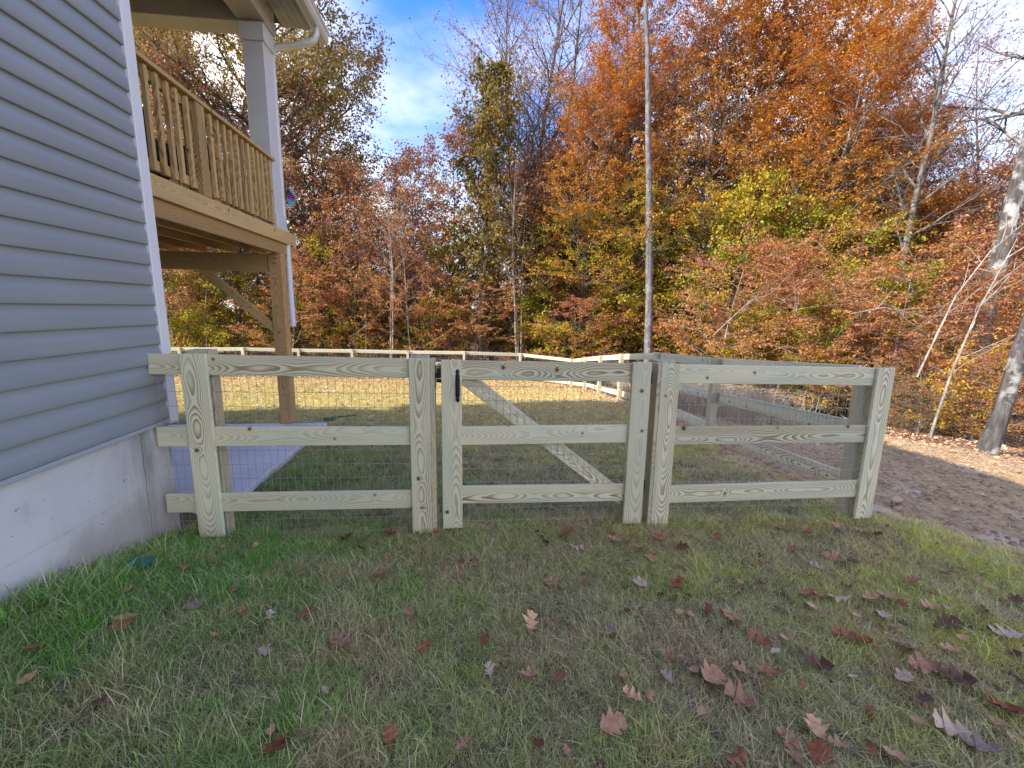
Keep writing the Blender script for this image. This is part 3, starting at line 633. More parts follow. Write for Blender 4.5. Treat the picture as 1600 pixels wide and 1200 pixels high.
# --- right front section
f2 = empty('fence', (2.35, 3.0, -0.05), label='right front section of pale treated wood fence with leaning end post', cat='fence')
rail(f2, 1.42, 1.219, 3.20, 1.192, h=0.138); rail(f2, 1.42, 0.747, 3.20, 0.735, h=0.138); rail(f2, 1.42, 0.279, 3.20, 0.277, h=0.138)
vboard('face_board', M_FENCE, f2, 1.412, 1.553, RF - 0.028, RF - 0.003, -0.045, 1.226)
vboard('post', M_FPOST, f2, 1.405, 1.545, RF + 0.034, RF + 0.17, -0.35, 1.24, 0.004)
vboard('gate_stop', M_FPOST, f2, 1.385, 1.411, RF - 0.026, RF + 0.10, -0.03, 1.225)
vboard('face_board', M_FENCE, f2, 3.143, 3.288, RF - 0.028, RF - 0.003, -0.04, 1.196)
vboard('post', M_FPOST, f2, 3.135, 3.235, RF + 0.065, RF + 0.165, -0.35, 1.18, 0.004)
wire_panel(f2, (1.50, RF + 0.0315, 0), (1, 0, 0), 1.10, 1.70, -0.05, seed=9, z0=-0.0, r=0.0015)
# --- side run and back run
def run(pts, tops, label, side, skip_first=False, mat=M_FENCE, far=False, first_rail=None):
    par = empty('fence', (pts[0][0], pts[0][1], tops[0] - 1.22), label=label, cat='fence')
    for i, ((x, y), zt) in enumerate(zip(pts, tops)):
        if not (skip_first and i == 0):
            vboard('post', M_FPOST if not far else mat, par, x - 0.05, x + 0.05, y - 0.05, y + 0.05, zt - 1.5, zt + 0.005, 0.004)
    for i in range(len(pts) - 1):
        a, b = Vector((*pts[i], tops[i])), Vector((*pts[i + 1], tops[i + 1])); d = (b - a); h = Vector((d.x, d.y, 0)).normalized()
        nrm = Vector((h.y, -h.x, 0)) * side
        off = nrm * 0.066
        for dz in (0.0, 0.475, 0.945):
            board('rail', mat, par, a + off - Vector((0, 0, dz + 0.069)), b + off - Vector((0, 0, dz + 0.069)), 0.138, 0.028)
        L = Vector((d.x, d.y, 0)).length; st = a + nrm * 0.0505 - Vector((0, 0, 1.2))
        if not far: wire_panel(par, st, h, 1.15, L, d.z, seed=20 + i, z0=0.0, r=0.0011 if i < 1 else 0.0008)
        elif y < 30: wire_panel(par, st, h, 1.15, L, d.z, seed=20 + i, z0=0.0, r=0.0014, du=0.1016)
    return par
SP = [(3.25, 3.30), (3.45, 5.63), (3.70, 8.05), (3.91, 10.5), (4.14, 12.9), (4.35, 15.3), (4.41, 17.5)]
run(SP, [1.175, 0.968, 0.806, 0.528, 0.222, -0.083, -0.406], 'side fence running away downhill along the right edge of the yard', 1, True)
BP = [(4.41, 17.55), (2.395, 18.6), (-0.023, 18.6), (-2.372, 18.6), (-4.631, 18.6), (-6.75, 18.6), (-8.896, 18.6), (-11.27, 18.6), (-13.7, 18.6), (-16.1, 18.6)]
run(BP, [-0.406, -0.287, -0.214, -0.197, -0.154, -0.14, -0.096, -0.108, -0.10, -0.10], 'distant back fence across the far end of the sunlit yard', 1, True, M_FARF, True)

# ------------------------------------------------------------------ trees
class Tree: pass
def grow(seed, H, r0, lean=(0, 0), first=0.15, nb=40, blen=lambda f: 1.0, pitch=lambda f: 0.3, l2=7, l3=4, wig=0.12, forks=0, stop_at=1.0,
         trunk_pts=14, tw=0.004, spread3=0.45, droop=0.0, bare_top=0.0, crook=1.0, trunks=1, tspread=0.0):
    rg = np.random.default_rng(seed); polys = []; tips = []
    up = np.array([0, 0, 1.0])
    def poly(p, d, L, r, r1, n, wg, trop):
        pts = [np.array(p, float)]; d = np.array(d, float); d /= np.linalg.norm(d)
        for i in range(n - 1):
            d = d + rg.normal(0, wg, 3) + up * trop; d /= np.linalg.norm(d); pts.append(pts[-1] + d * L / (n - 1))
        R = np.linspace(r, r1, n); polys.append((np.array(pts), R)); return np.array(pts), R
    for tk in range(trunks):
        d0 = np.array([lean[0], lean[1], 1.0]) + (np.array([math.cos(tk * 2.4), math.sin(tk * 2.4), 0]) * tspread)
        Ht = H * (1 - 0.1 * tk)
        pts = [np.array([0.12 * tk * math.cos(tk * 2.4), 0.12 * tk * math.sin(tk * 2.4), -0.3])]; d = d0 / np.linalg.norm(d0)
        for i in range(trunk_pts - 1):
            d = d + rg.normal(0, 0.035 * crook, 3) + up * 0.03; d /= np.linalg.norm(d); pts.append(pts[-1] + d * (Ht + 0.3) / (trunk_pts - 1))
        T = np.array(pts); fr = np.linspace(0, 1, trunk_pts)
        R = r0 * (1 - 0.12 * tk) * np.maximum(0.06, (1 - fr) ** 0.8); R[0] *= 1.35
        polys.append((T, R))
        for b in range(nb // trunks):
            f = first + (stop_at - first) * ((b + rg.random()) / (nb // trunks))
            f = min(f, 0.985); s = f * (trunk_pts - 1); i = int(s); p = T[i] + (T[min(i + 1, trunk_pts - 1)] - T[i]) * (s - i)
            rr = np.interp(f, fr, R)
            az = b * 2.39996 + rg.random() * 0.9 + tk; L = blen(f) * (0.65 + 0.6 * rg.random())
            pi = pitch(f) + rg.normal(0, 0.12)
            d = np.array([math.cos(az) * math.cos(pi), math.sin(az) * math.cos(pi), math.sin(pi)])
            B, RB = poly(p, d, L, min(rr * 0.55, 0.012 + 0.014 * L), tw, 7, wig, 0.05 - droop)
            n2 = max(2, int(l2 * (0.4 + L / 3.0)))
            for c in range(n2):
                t_ = 0.18 + 0.8 * (c + rg.random()) / n2; s2 = t_ * 6; j = min(int(s2), 5); q = B[j] + (B[j + 1] - B[j]) * (s2 - j)
                bd = B[j + 1] - B[j]; bd /= np.linalg.norm(bd)
                sd_ = np.cross(bd, up); sd_ /= np.linalg.norm(sd_) + 1e-6
                sg = 1 if c % 2 else -1
                d2 = bd * 0.75 + sd_ * sg * (0.55 + 0.4 * rg.random()) + up * rg.normal(0.05, spread3)
                L2 = L * (0.5 - 0.3 * t_) * (0.7 + 0.6 * rg.random()) + 0.25
                C, RC = poly(q, d2, L2, np.interp(s2, range(7), RB) * 0.6, tw * 0.8, 5, wig * 1.3, 0.04 - droop)
                for e in range(l3):
                    t3 = 0.25 + 0.75 * (e + rg.random()) / l3; s3 = t3 * 4; k = min(int(s3), 3); q3 = C[k] + (C[k + 1] - C[k]) * (s3 - k)
                    d3 = (C[k + 1] - C[k]); d3 /= np.linalg.norm(d3) + 1e-6
                    d3 = d3 + rg.normal(0, 0.55, 3) * np.array([1, 1, 0.6 * spread3 / 0.45])
                    L3 = 0.22 + 0.4 * rg.random() * min(1.6, L2)
                    D, _ = poly(q3, d3, L3, tw, tw * 0.5, 3, wig * 1.5, 0.03 - droop)
                    tips.append(D); 
                tips.append(C[2:])
    tr = Tree(); tr.polys = polys; tr.tips = tips; return tr
def leaves_from(tr, per, jit, size, seed, flat=0.5, keep=lambda P, rg: np.ones(len(P), bool), asp=0.55):
    rg = np.random.default_rng(seed); P = []
    for D in tr.tips:
        t = rg.random(per) * (len(D) - 1); i = t.astype(int).clip(0, len(D) - 2); P.append(D[i] + (D[i + 1] - D[i]) * (t - i)[:, None])
    P = np.concatenate(P); P = P[keep(P, rg)]; P = P + rg.normal(0, jit, P.shape) * np.array([1, 1, 1 - 0.9 * flat])
    n = len(P); S = size * (0.6 + 0.8 * rg.random(n))[:, None]
    A = rg.normal(0, 1, (n, 3)); A[:, 2] = A[:, 2] * (1 - flat) - 0.45; A /= np.linalg.norm(A, axis=1)[:, None]
    Nn = rg.normal(0, 1, (n, 3)); Nn[:, 2] = Nn[:, 2] + flat * 3; B = np.cross(Nn, A); B /= np.linalg.norm(B, axis=1)[:, None] + 1e-9; C = np.cross(A, B)
    fold = S * 0.12
    V = np.stack([P, P + A * S * 0.5 + B * S * asp * 0.5 + C * fold, P + A * S, P + A * S * 0.5 - B * S * asp * 0.5 + C * fold], 1).reshape(-1, 3)
    return V, np.arange(4 * n).reshape(-1, 4)
def sides(r): return 9 if r > 0.07 else (5 if r > 0.018 else 3)
PROTO = {}
def proto(key, tr, bark, leafmat=None, **lk):
    V, Qt = tubes(tr.polys, sides); tm = qmesh(key + '_trunk', V, Qt, True); tm.materials.append(bark)
    cm = None
    if leafmat is not None:
        V, Ql = leaves_from(tr, **lk); cm = qmesh(key + '_leaves', V, Ql); cm.materials.append(leafmat)
    PROTO[key] = (tm, cm)
def tree(key, x, y, s=1.0, rz=0.0, label='', group=None, name='tree', sz=None, cat='tree', tilt=(0, 0), leafmat=None):
    tm, cm = PROTO[key]
    r = empty(name, (x, y, g1(x, y)), rz, label=label, cat=cat, group=group); r.scale = (s, s, sz or s)
    r.rotation_euler = (tilt[0], tilt[1], rz)
    link('trunk', tm, None, r)
    if cm: link('crown', cm, None, r, kind='stuff')
    return r
def dome(lo, mx, top): return lambda f: lo + (mx - lo) * math.sin(min(1, max(0, (f ** 0.75))) * math.pi * 0.92) if f < 0.95 else top
proto('beech', grow(11, 17, 0.19, first=0.05, nb=80, blen=dome(1.6, 4.2, 1.0), pitch=lambda f: 0.05 + 0.75 * f, l2=8, l3=4, spread3=0.12), B_GREY, L_BEECH, per=13, jit=0.08, size=0.115, seed=1, flat=0.8, asp=0.45)
proto('beech_tall', grow(12, 19, 0.20, first=0.08, nb=74, blen=dome(1.4, 3.9, 0.9), pitch=lambda f: 0.15 + 0.85 * f, l2=8, l3=4, spread3=0.15), B_GREY, L_BEECH, per=12, jit=0.08, size=0.115, seed=2, flat=0.75, asp=0.45)
proto('under', grow(13, 5.5, 0.05, first=0.08, nb=30, blen=dome(1.1, 2.7, 0.6), pitch=lambda f: 0.05 + 0.35 * f, l2=8, l3=4, spread3=0.06, droop=0.03), B_PALE, L_UNDER, per=10, jit=0.06, size=0.10, seed=3, flat=0.9, asp=0.42)
proto('gold', grow(14, 7.5, 0.07, first=0.06, nb=38, blen=dome(0.9, 2.4, 0.6), pitch=lambda f: 0.1 + 0.6 * f, l2=7, l3=4, spread3=0.3), B_BROWN, L_GREEN, per=12, jit=0.10, size=0.115, seed=4, flat=0.5)
proto('rust', grow(15, 10, 0.085, first=0.22, nb=36, blen=dome(0.8, 2.2, 0.6), pitch=lambda f: 0.35 + 0.6 * f, l2=7, l3=4, spread3=0.4), B_GREY, L_RUST, per=7, jit=0.10, size=0.12, seed=5, flat=0.2)
proto('maroon', grow(16, 13, 0.12, first=0.25, nb=40, blen=dome(1.2, 3.2, 0.8), pitch=lambda f: 0.4 + 0.6 * f, l2=8, l3=4, spread3=0.45), B_BROWN, L_MAROON, per=4, jit=0.12, size=0.115, seed=6, flat=0.2)
proto('oak', grow(17, 22, 0.33, first=0.22, nb=60, blen=dome(2.5, 6.6, 1.6), pitch=lambda f: 0.35 + 0.5 * f, l2=9, l3=5, wig=0.17, spread3=0.5), B_BROWN, L_OAK, per=13, jit=0.16, size=0.15, seed=7, flat=0.2,
      keep=lambda P, rg: rg.random(len(P)) < np.clip(0.12 + (np.hypot(P[:, 0], P[:, 1]) / 4.5) ** 1.6 * 0.9 + (P[:, 2] > 14) * 0.35, 0, 1))
proto('olive', grow(18, 15, 0.12, first=0.30, nb=34, blen=dome(0.9, 2.5, 0.7), pitch=lambda f: 0.5 + 0.5 * f, l2=7, l3=4, spread3=0.5), B_BROWN, L_OLIVE, per=9, jit=0.15, size=0.19, seed=8, flat=0.0)
proto('twiggy', grow(19, 19, 0.15, first=0.30, nb=46, blen=dome(1.4, 3.6, 1.0), pitch=lambda f: 0.65 + 0.4 * f, l2=9, l3=5, wig=0.12, spread3=0.45, trunk_pts=18), B_GREY, L_MAROON, per=1, jit=0.1, size=0.11, seed=9, flat=0.2)
proto('bare', grow(20, 17, 0.13, first=0.35, nb=34, blen=dome(1.0, 3.0, 0.8), pitch=lambda f: 0.6 + 0.4 * f, l2=8, l3=5, wig=0.14, spread3=0.45), B_GREY)
proto('sapling', grow(21, 8.5, 0.045, first=0.4, nb=14, blen=dome(0.5, 1.4, 0.4), pitch=lambda f: 0.8, l2=5, l3=3, wig=0.14, crook=1.6), B_PALE, L_RUST, per=3, jit=0.08, size=0.09, seed=10, flat=0.3)
proto('clump', grow(22, 9.5, 0.06, first=0.45, nb=27, blen=dome(0.6, 1.6, 0.5), pitch=lambda f: 0.9, l2=5, l3=3, wig=0.12, crook=1.2, trunks=3, tspread=0.07), B_PALE, L_RUST, per=2, jit=0.08, size=0.09, seed=11, flat=0.3)
proto('pole', grow(23, 24, 0.205, first=0.72, nb=18, blen=lambda f: 2.2, pitch=lambda f: 0.4, l2=6, l3=4, wig=0.16, crook=0.85, trunk_pts=22), B_DARK, L_RUST, per=2, jit=0.1, size=0.12, seed=12, flat=0.2)
proto('mottled', grow(24, 21, 0.34, lean=(0.02, 0.0), first=0.42, nb=24, blen=dome(1.6, 4.2, 1.5), pitch=lambda f: 0.45 + 0.3 * f, l2=7, l3=4, wig=0.18, crook=0.35, trunk_pts=18), B_MOTTLE, L_MAROON, per=1, jit=0.1, size=0.11, seed=13, flat=0.2)
proto('leaner', grow(25, 16, 0.125, lean=(0.15, -0.02), first=0.45, nb=18, blen=dome(1.4, 3.4, 1.2), pitch=lambda f: 0.4, l2=6, l3=4, wig=0.18, crook=1.1, trunk_pts=16), B_MOTTLE, L_MAROON, per=3, jit=0.1, size=0.12, seed=14, flat=0.2)
proto('shrub', grow(26, 2.2, 0.022, first=0.02, nb=26, blen=lambda f: 0.9, pitch=lambda f: 0.5, l2=4, l3=3, wig=0.2, tw=0.003, spread3=0.4), B_BROWN, L_YELLOW, per=7, jit=0.06, size=0.09, seed=15, flat=0.4)
proto('weed', grow(27, 1.9, 0.012, first=0.05, nb=24, blen=lambda f: 0.55, pitch=lambda f: 0.95, l2=4, l3=3, wig=0.15, tw=0.0025, trunks=3, tspread=0.25), B_BROWN,
      leaf_mat('weed_leaves', [(0.10, 0.10, 0.03), (0.19, 0.16, 0.07), (0.30, 0.20, 0.12)], 0, 1), per=5, jit=0.05, size=0.045, seed=16, flat=0.1)

def at(px, Y):      # ground point under the view direction px (compass from the camera) at depth Y
    return (math.tan(math.atan((px - 800) / 680.0) + rad(6.3)) * Y, Y)
TREES = [
 # key, px, Y, scale, rot, name, label
 ('oak', 455, 26, 1.0, 0.4, 'oak_tree', 'large spreading olive brown oak behind the porch column'),
 ('oak', 215, 30, 0.95, 2.6, 'oak_tree', 'brown leaved oak seen through the porch above the deck railing'),
 ('maroon', 505, 23, 1.0, 1.0, 'maroon_tree', 'sparse dark red tree just right of the porch column'),
 ('maroon', 345, 24, 1.05, 3.0, 'maroon_tree', 'sparse dark red tree seen above the deck railing'),
 ('rust', 560, 22, 0.95, 0.3, 'rust_tree', 'thin rust coloured tree under the right edge of the oak crown'),
 ('rust', 655, 22.5, 1.0, 2.0, 'rust_tree', 'rust coloured tree below the patch of blue sky'),
 ('rust', 700, 22.5, 1.12, 4.0, 'rust_tree', 'taller rust coloured tree left of the olive crowned tree'),
 ('olive', 752, 21.5, 0.93, 0.0, 'olive_tree', 'narrow tree with dark olive hanging leaves at the right of blue sky'),
 ('twiggy', 830, 24, 1.25, 0.9, 'twiggy_tree', 'tall bare purple twigged tree against blue sky left of the thin trunk'),
 ('twiggy', 925, 27, 1.05, 2.4, 'twiggy_tree', 'tall bare twigged tree just left of the tall straight trunk'),
 ('rust', 800, 22.5, 1.0, 5.0, 'rust_tree', 'rust tree behind the pale clump of stems'),
 ('rust', 870, 22.5, 1.1, 1.4, 'rust_tree', 'rust tree between the stem clump and orange beeches'),
 ('beech', 960, 23.5, 0.86, 0.7, 'beech_tree', 'orange beech left of the tall straight trunk'),
 ('beech', 1090, 22, 1.0, 3.3, 'beech_tree', 'great orange beech right of the tall straight trunk'),
 ('beech_tall', 1180, 20, 1.06, 0.2, 'beech_tree', 'tallest orange beech reaching the top above the gate end post'),
 ('beech', 1265, 17.5, 0.82, 2.1, 'beech_tree', 'orange and green beech above the right fence section'),
 ('beech_tall', 1345, 19.5, 0.72, 4.4, 'beech_tree', 'rusty beech left of the forked grey trunk'),
 ('beech_tall', 1275, 21.5, 1.08, 5.2, 'beech_tree', 'tall orange beech left of the forked grey trunk reaching the top'),
 ('beech', 1030, 25, 1.0, 1.9, 'beech_tree', 'orange beech just behind the tall straight trunk'),
 ('beech', 1420, 17, 0.55, 1.2, 'beech_tree', 'small orange beech above the fence end post'),
 ('pole', 1014, 17.6, 0.92, 0.5, 'bare_trunk_tree', 'tall straight slender grey trunk rising alone above the gate'),
 ('mottled', 1519, 13.0, 1.0, 0.0, 'grey_tree', 'tall pale mottled grey tree near the right edge'),
 ('bare', 1385, 15.5, 1.15, 2.0, 'grey_tree', 'dark leaning grey tree with bare limbs in right sky'),
 ('twiggy', 1490, 21, 1.0, 4.0, 'twiggy_tree', 'tall bare twigged tree between the two grey trees'),
 ('twiggy', 1590, 19, 1.0, 5.0, 'twiggy_tree', 'bare twigged tree at the far right edge'),
 ('twiggy', 800, 23, 1.12, 3.1, 'twiggy_tree', 'tall bare twigged tree just right of the blue sky gap'),
 ('bare', 885, 24, 1.3, 0.2, 'bare_tree', 'very tall bare grey tree between blue sky and the straight trunk'),
 ('twiggy', 975, 22, 1.15, 5.2, 'twiggy_tree', 'tall bare twigged tree touching the straight trunk near the top'),
 ('maroon', 1460, 17, 0.85, 1.7, 'maroon_tree', 'dark red leaved tree between the two tall grey trees'),
 ('rust', 1500, 15.5, 1.0, 2.9, 'rust_tree', 'rust tree behind the pale mottled tree'),
 ('maroon', 1585, 14, 0.8, 4.6, 'maroon_tree', 'dark red leaved tree at the right edge'),
 ('beech', 1450, 20, 0.6, 0.9, 'beech_tree', 'orange beech behind the dark red tree at right'),
 ('beech', 1560, 19, 0.55, 2.2, 'beech_tree', 'small orange beech behind the right edge trees'),
 ('twiggy', 1330, 24, 1.1, 1.2, 'twiggy_tree', 'bare twigged tree rising behind the rusty beeches'),
 ('gold', 1160, 14.6, 0.55, 3.3, 'gold_tree', 'knee high green gold bush above the right fence top rail'),
 ('gold', 1275, 12.9, 0.45, 1.3, 'gold_tree', 'low green gold bush left of the fence end post'),
 ('gold', 1390, 13.0, 0.75, 5.3, 'gold_tree', 'green gold small tree right above the fence end post'),
 ('gold', 1325, 17.5, 0.85, 2.3, 'gold_tree', 'tall gold leaved tree below the rusty beeches'),
 ('gold', 690, 22.2, 0.8, 4.3, 'gold_tree', 'golden small tree behind the gate latch'),
 ('gold', 600, 22.4, 0.75, 0.3, 'gold_tree', 'golden small tree behind the pale multi stemmed sapling'),
 ('beech', 905, 21.5, 0.78, 2.7, 'beech_tree', 'orange beech between the stem clump and the tall straight trunk'),
 ('beech_tall', 985, 21.0, 0.92, 1.3, 'beech_tree', 'tall orange beech crowding the left side of the straight trunk'),
 ('beech_tall', 1060, 20.5, 0.98, 3.9, 'beech_tree', 'tall orange beech crowding the right side of the straight trunk'),
 ('beech', 1390, 18.5, 0.80, 0.2, 'beech_tree', 'orange beech filling the space left of the forked grey trunk'),
 ('beech', 1500, 18, 0.62, 4.9, 'beech_tree', 'orange beech between the forked and the mottled grey trees'),
 ('clump', 610, 20.8, 1.0, 0.0, 'stem_clump', 'pale multi stemmed sapling left of the olive crowned tree'),
 ('clump', 808, 20.6, 1.05, 2.2, 'stem_clump', 'pale clump of three close stems above the gate handle'),
 ('sapling', 572, 21, 0.9, 1.1, 'sapling', 'thin crooked sapling left of the pale multi stemmed one'),
 ('sapling', 645, 21, 0.85, 3.1, 'sapling', 'thin pale sapling right of the multi stemmed one'),
 ('sapling', 318, 21.5, 0.7, 5.1, 'sapling', 'thin pale sapling seen under the deck beam'),
 ('rust', 270, 22, 1.0, 2.2, 'rust_tree', 'rust tree seen under the deck next to the house'),
 ('gold', 300, 23, 0.8, 1.2, 'gold_tree', 'green and gold small tree seen under the deck brace'),
 ('gold', 385, 22.5, 0.85, 0.6, 'gold_tree', 'gold and orange small tree left of the deck post'),
 ('gold', 500, 22.5, 0.75, 3.6, 'gold_tree', 'green and gold small tree right of the deck post'),
 ('under', 450, 21.5, 1.0, 1.0, 'beech_sapling', 'low orange beech sapling behind the deck post'),
 ('under', 545, 22, 0.95, 2.3, 'beech_sapling', 'low orange beech sapling left of the crooked sapling'),
 ('under', 655, 21.5, 0.9, 2.3, 'beech_sapling', 'low orange sapling behind the fence latch post'),
 ('under', 735, 21.8, 1.0, 0.3, 'beech_sapling', 'low orange sapling above the gate handle'),
 ('gold', 835, 23, 0.95, 5.3, 'gold_tree', 'gold small tree just right of the stem clump'),
 ('gold', 895, 21.5, 1.0, 0.0, 'gold_tree', 'yellow green small tree left of the tall straight trunk'),
 ('under', 905, 20.6, 0.85, 4.0, 'beech_sapling', 'low orange sapling above the middle of the gate'),
 ('gold', 975, 21.2, 1.05, 2.0, 'gold_tree', 'yellow green small tree touching the tall straight trunk'),
 ('under', 1060, 19.0, 1.0, 1.0, 'beech_sapling', 'low orange sapling right of the tall straight trunk'),
 ('gold', 1120, 17.5, 0.9, 3.0, 'gold_tree', 'yellow green small tree above the hinge post'),
 ('under', 1125, 15.2, 0.95, 5.0, 'beech_sapling', 'pinkish orange layered sapling above the right fence section'),
 ('under', 1215, 13.8, 0.9, 0.4, 'beech_sapling', 'pinkish orange layered sapling above middle of right fence section'),
 ('gold', 1240, 16, 0.85, 4.1, 'gold_tree', 'green small tree behind the layered orange saplings'),
 ('under', 1310, 12.6, 0.95, 2.4, 'beech_sapling', 'layered orange sapling left of the fence end post'),
 ('gold', 1370, 14.5, 0.8, 1.0, 'gold_tree', 'gold small tree behind the fence end post'),
 ('under', 1405, 11.8, 0.85, 3.9, 'beech_sapling', 'layered orange sapling right of the fence end post'),
 ('under', 1490, 11.5, 0.75, 0.8, 'beech_sapling', 'low orange sapling left of the leaning mottled tree'),
 ('under', 1570, 10.8, 0.7, 2.8, 'beech_sapling', 'low orange sapling behind the leaning mottled tree'),
 ('shrub', 1515, 9.3, 0.85, 0.0, 'shrub', 'bright yellow shrub left of the leaning mottled tree'),
 ('under', 1455, 10.2, 0.45, 1.4, 'beech_sapling', 'knee high orange sapling beyond the bare dirt'),
 ('under', 1588, 8.8, 0.35, 2.5, 'beech_sapling', 'tiny orange sapling at the right edge beyond the dirt'),
 ('weed', 1425, 8.7, 0.8, 0.3, 'weed_clump', 'tall olive weeds beyond the fence end post'),
 ('weed', 1455, 8.9, 0.65, 2.3, 'weed_clump', 'olive weeds between end post and yellow shrub'),
 ('weed', 1400, 9.6, 0.8, 1.3, 'weed_clump', 'brown green weeds just right of the fence end post'),
]
for i, (key, px, Y, s, rz, nm, lb) in enumerate(TREES):
    x, y = at(px, Y); tree(key, x, y, s, rz, lb, name=nm, sz=s * (0.82 + 0.5 * ((i * 0.618) % 1)) if key in ('under', 'gold') else None)
# the leaning mottled trunk by the dirt
tree('leaner', 9.35, 6.6, 1.0, 0.0, 'near leaning grey mottled trunk at the edge of the bare dirt', name='grey_tree')
# deeper woods
rr_ = random.Random(5)
deep = {'beech': ('beech_tree', 'orange beech deep in the woods'), 'gold': ('gold_tree', 'green and gold tree deep in the woods'),
        'rust': ('rust_tree', 'rust coloured tree deep in the woods'), 'twiggy': ('twiggy_tree', 'bare twigged tree deep in the woods'),
        'bare': ('bare_tree', 'bare grey tree deep in the woods'), 'maroon': ('maroon_tree', 'dark red tree deep in the woods')}
for i in range(120):
    px = 120 + (i * 61.8) % 1600 + rr_.uniform(-20, 20); Y = rr_.uniform(25, 58) if i % 3 else rr_.uniform(24, 34)
    if px > 1150: Y = rr_.uniform(18, 44)
    key = rr_.choices(['beech', 'gold', 'rust', 'twiggy', 'bare', 'maroon'], [2 if px > 850 else 0.4, 4, 4, 3, 3, 2 if px < 800 else 1])[0]
    s = rr_.uniform(0.75, 1.05)
    if 560 < px < 750 and key in ('beech', 'twiggy', 'bare', 'maroon'): s *= 0.66      # the low stretch of the tree line
    if 700 < px < 1000: s *= 0.85
    x, y = at(px, Y); nm, lb = deep[key]
    tree(key, x, y, s, rr_.uniform(0, 6.28), lb, group=lb.replace('beech deep', 'beeches deep').replace('tree deep', 'trees deep').replace('trunk deep','trunks deep'), name=nm)
for i in range(26):
    px = 240 + i * 23 + rr_.uniform(-8, 8); Y = rr_.uniform(23, 31); key = ('gold', 'under', 'under', 'rust')[i % 4]; s = rr_.uniform(0.45, 0.75) * (0.7 if key == 'rust' else 1)
    x, y = at(px, Y); nm = {'gold': 'gold_tree', 'under': 'beech_sapling', 'rust': 'rust_tree'}[key]
    lb = {'gold': 'small green gold tree in the thicket behind the back fence', 'under': 'small orange sapling in the thicket behind the back fence', 'rust': 'small rust tree in the thicket behind the back fence'}[key]
    tree(key, x, y, s, rr_.uniform(0, 6.28), lb, group=lb.replace('tree in', 'trees in').replace('sapling in', 'saplings in'), name=nm)
# pale bare fallen limbs at right
def limb(name, pts, r, label, seed):
    rg = np.random.default_rng(seed); pts = np.array(pts, float); P = [(pts, np.linspace(r, r * 0.35, len(pts)))]
    for k in range(9):
        t = rg.uniform(0.25, 0.95) * (len(pts) - 1); i = int(t); p = pts[i] + (pts[min(i + 1, len(pts) - 1)] - pts[i]) * (t - i)
        d = rg.normal(0, 0.6, 3) + (pts[-1] - pts[0]) / np.linalg.norm(pts[-1] - pts[0]) + [0, 0, 0.2]; d /= np.linalg.norm(d); L = rg.uniform(0.5, 1.5)
        q = [p]
        for j in range(4): d = d + rg.normal(0, 0.16, 3); d /= np.linalg.norm(d); q.append(q[-1] + d * L / 4)
        P.append((np.array(q), np.linspace(r * 0.4, r * 0.12, 5)))
    P = [(a, b * 0.62) for a, b in P]; o0 = pts[0].copy(); V, Qv = tubes(P, lambda q: 6); me = qmesh(name, V - o0, Qv, True)
    o = link(name, me, B_PALE, label=label, cat='branch'); o.location = o0
limb('fallen_limb', [(9.6, 8.2, g1(9.6, 8.2) + 1.3), (9.9, 8.2, 1.2), (10.3, 8.3, 2.0), (10.9, 8.3, 2.9), (11.8, 8.4, 3.6)], 0.035, 'pale dead limb rising left of the leaning mottled tree', 1)
limb('fallen_limb', [(8.4, 8.8, 1.6), (9.2, 8.8, 1.75), (10.2, 8.7, 1.55), (11.3, 8.6, 1.7)], 0.022, 'pale thin dead limb lying level through the right saplings', 2)
limb('fallen_limb', [(10.3, 8.3, g1(10.3, 8.3)), (10.55, 8.3, 0.4), (10.9, 8.3, 1.7), (11.5, 8.3, 3.2)], 0.05, 'pale leaning dead stem just left of the leaning mottled tree', 3)
limb('fallen_limb', [(6.6, 11, 1.0), (7.4, 10.8, 1.9), (8.0, 10.8, 2.1), (8.8, 10.6, 1.5)], 0.02, 'pale arching bare limb among orange saplings above right fence', 4)

# ------------------------------------------------------------------ grass (instanced tufts on one object)
def tuft(seed, n, hmin, hmax, rad_, wid):
    rg = np.random.default_rng(seed); V = []; Qs = []
    for i in range(n):
        a = rg.uniform(0, 6.28); r = rad_ * math.sqrt(rg.random()); p = np.array([r * math.cos(a), r * math.sin(a), -0.004])
        h = rg.uniform(hmin, hmax); la = rg.uniform(0, 6.28); lean = rg.uniform(0.3, 1.6); side = np.array([-math.sin(la), math.cos(la), 0]) ; fw = np.array([math.cos(la), math.sin(la), 0])
        w_ = wid * rg.uniform(0.6, 1.2); b = len(V)
        for k, t in enumerate((0, 0.4, 0.75, 1.0)):
            c = p + fw * h * lean * t ** 1.7 * 0.8 + np.array([0, 0, 1]) * h * (t - 0.33 * lean * t * t)
            ww = w_ * (1, 0.85, 0.55, 0.08)[k]
            V.append(c - side * ww / 2); V.append(c + side * ww / 2)
        for k in range(3): Qs.append((b + 2 * k, b + 2 * k + 1, b + 2 * k + 3, b + 2 * k + 2))
    return qmesh('grass_tuft', np.array(V), Qs)
tcol = bpy.data.collections.new('grass_tufts')
for i, (n, a, b_, rr1, wd) in enumerate([(30, .022, .060, .045, .0021), (26, .028, .072, .04, .0023), (34, .016, .046, .05, .0019), (20, .03, .085, .035, .0023), (38, .012, .038, .06, .0019)]):
    me = tuft(100 + i, n, a, b_, rr1, wd); me.materials.append(M_GRASS); o = bpy.data.objects.new('grass_tuft', me); tcol.objects.link(o)
def scatter_pts(n, x0, x1, y0, y1, seed):
    rg = np.random.default_rng(seed); return rg.uniform(x0, x1, n), rg.uniform(y0, y1, n), rg
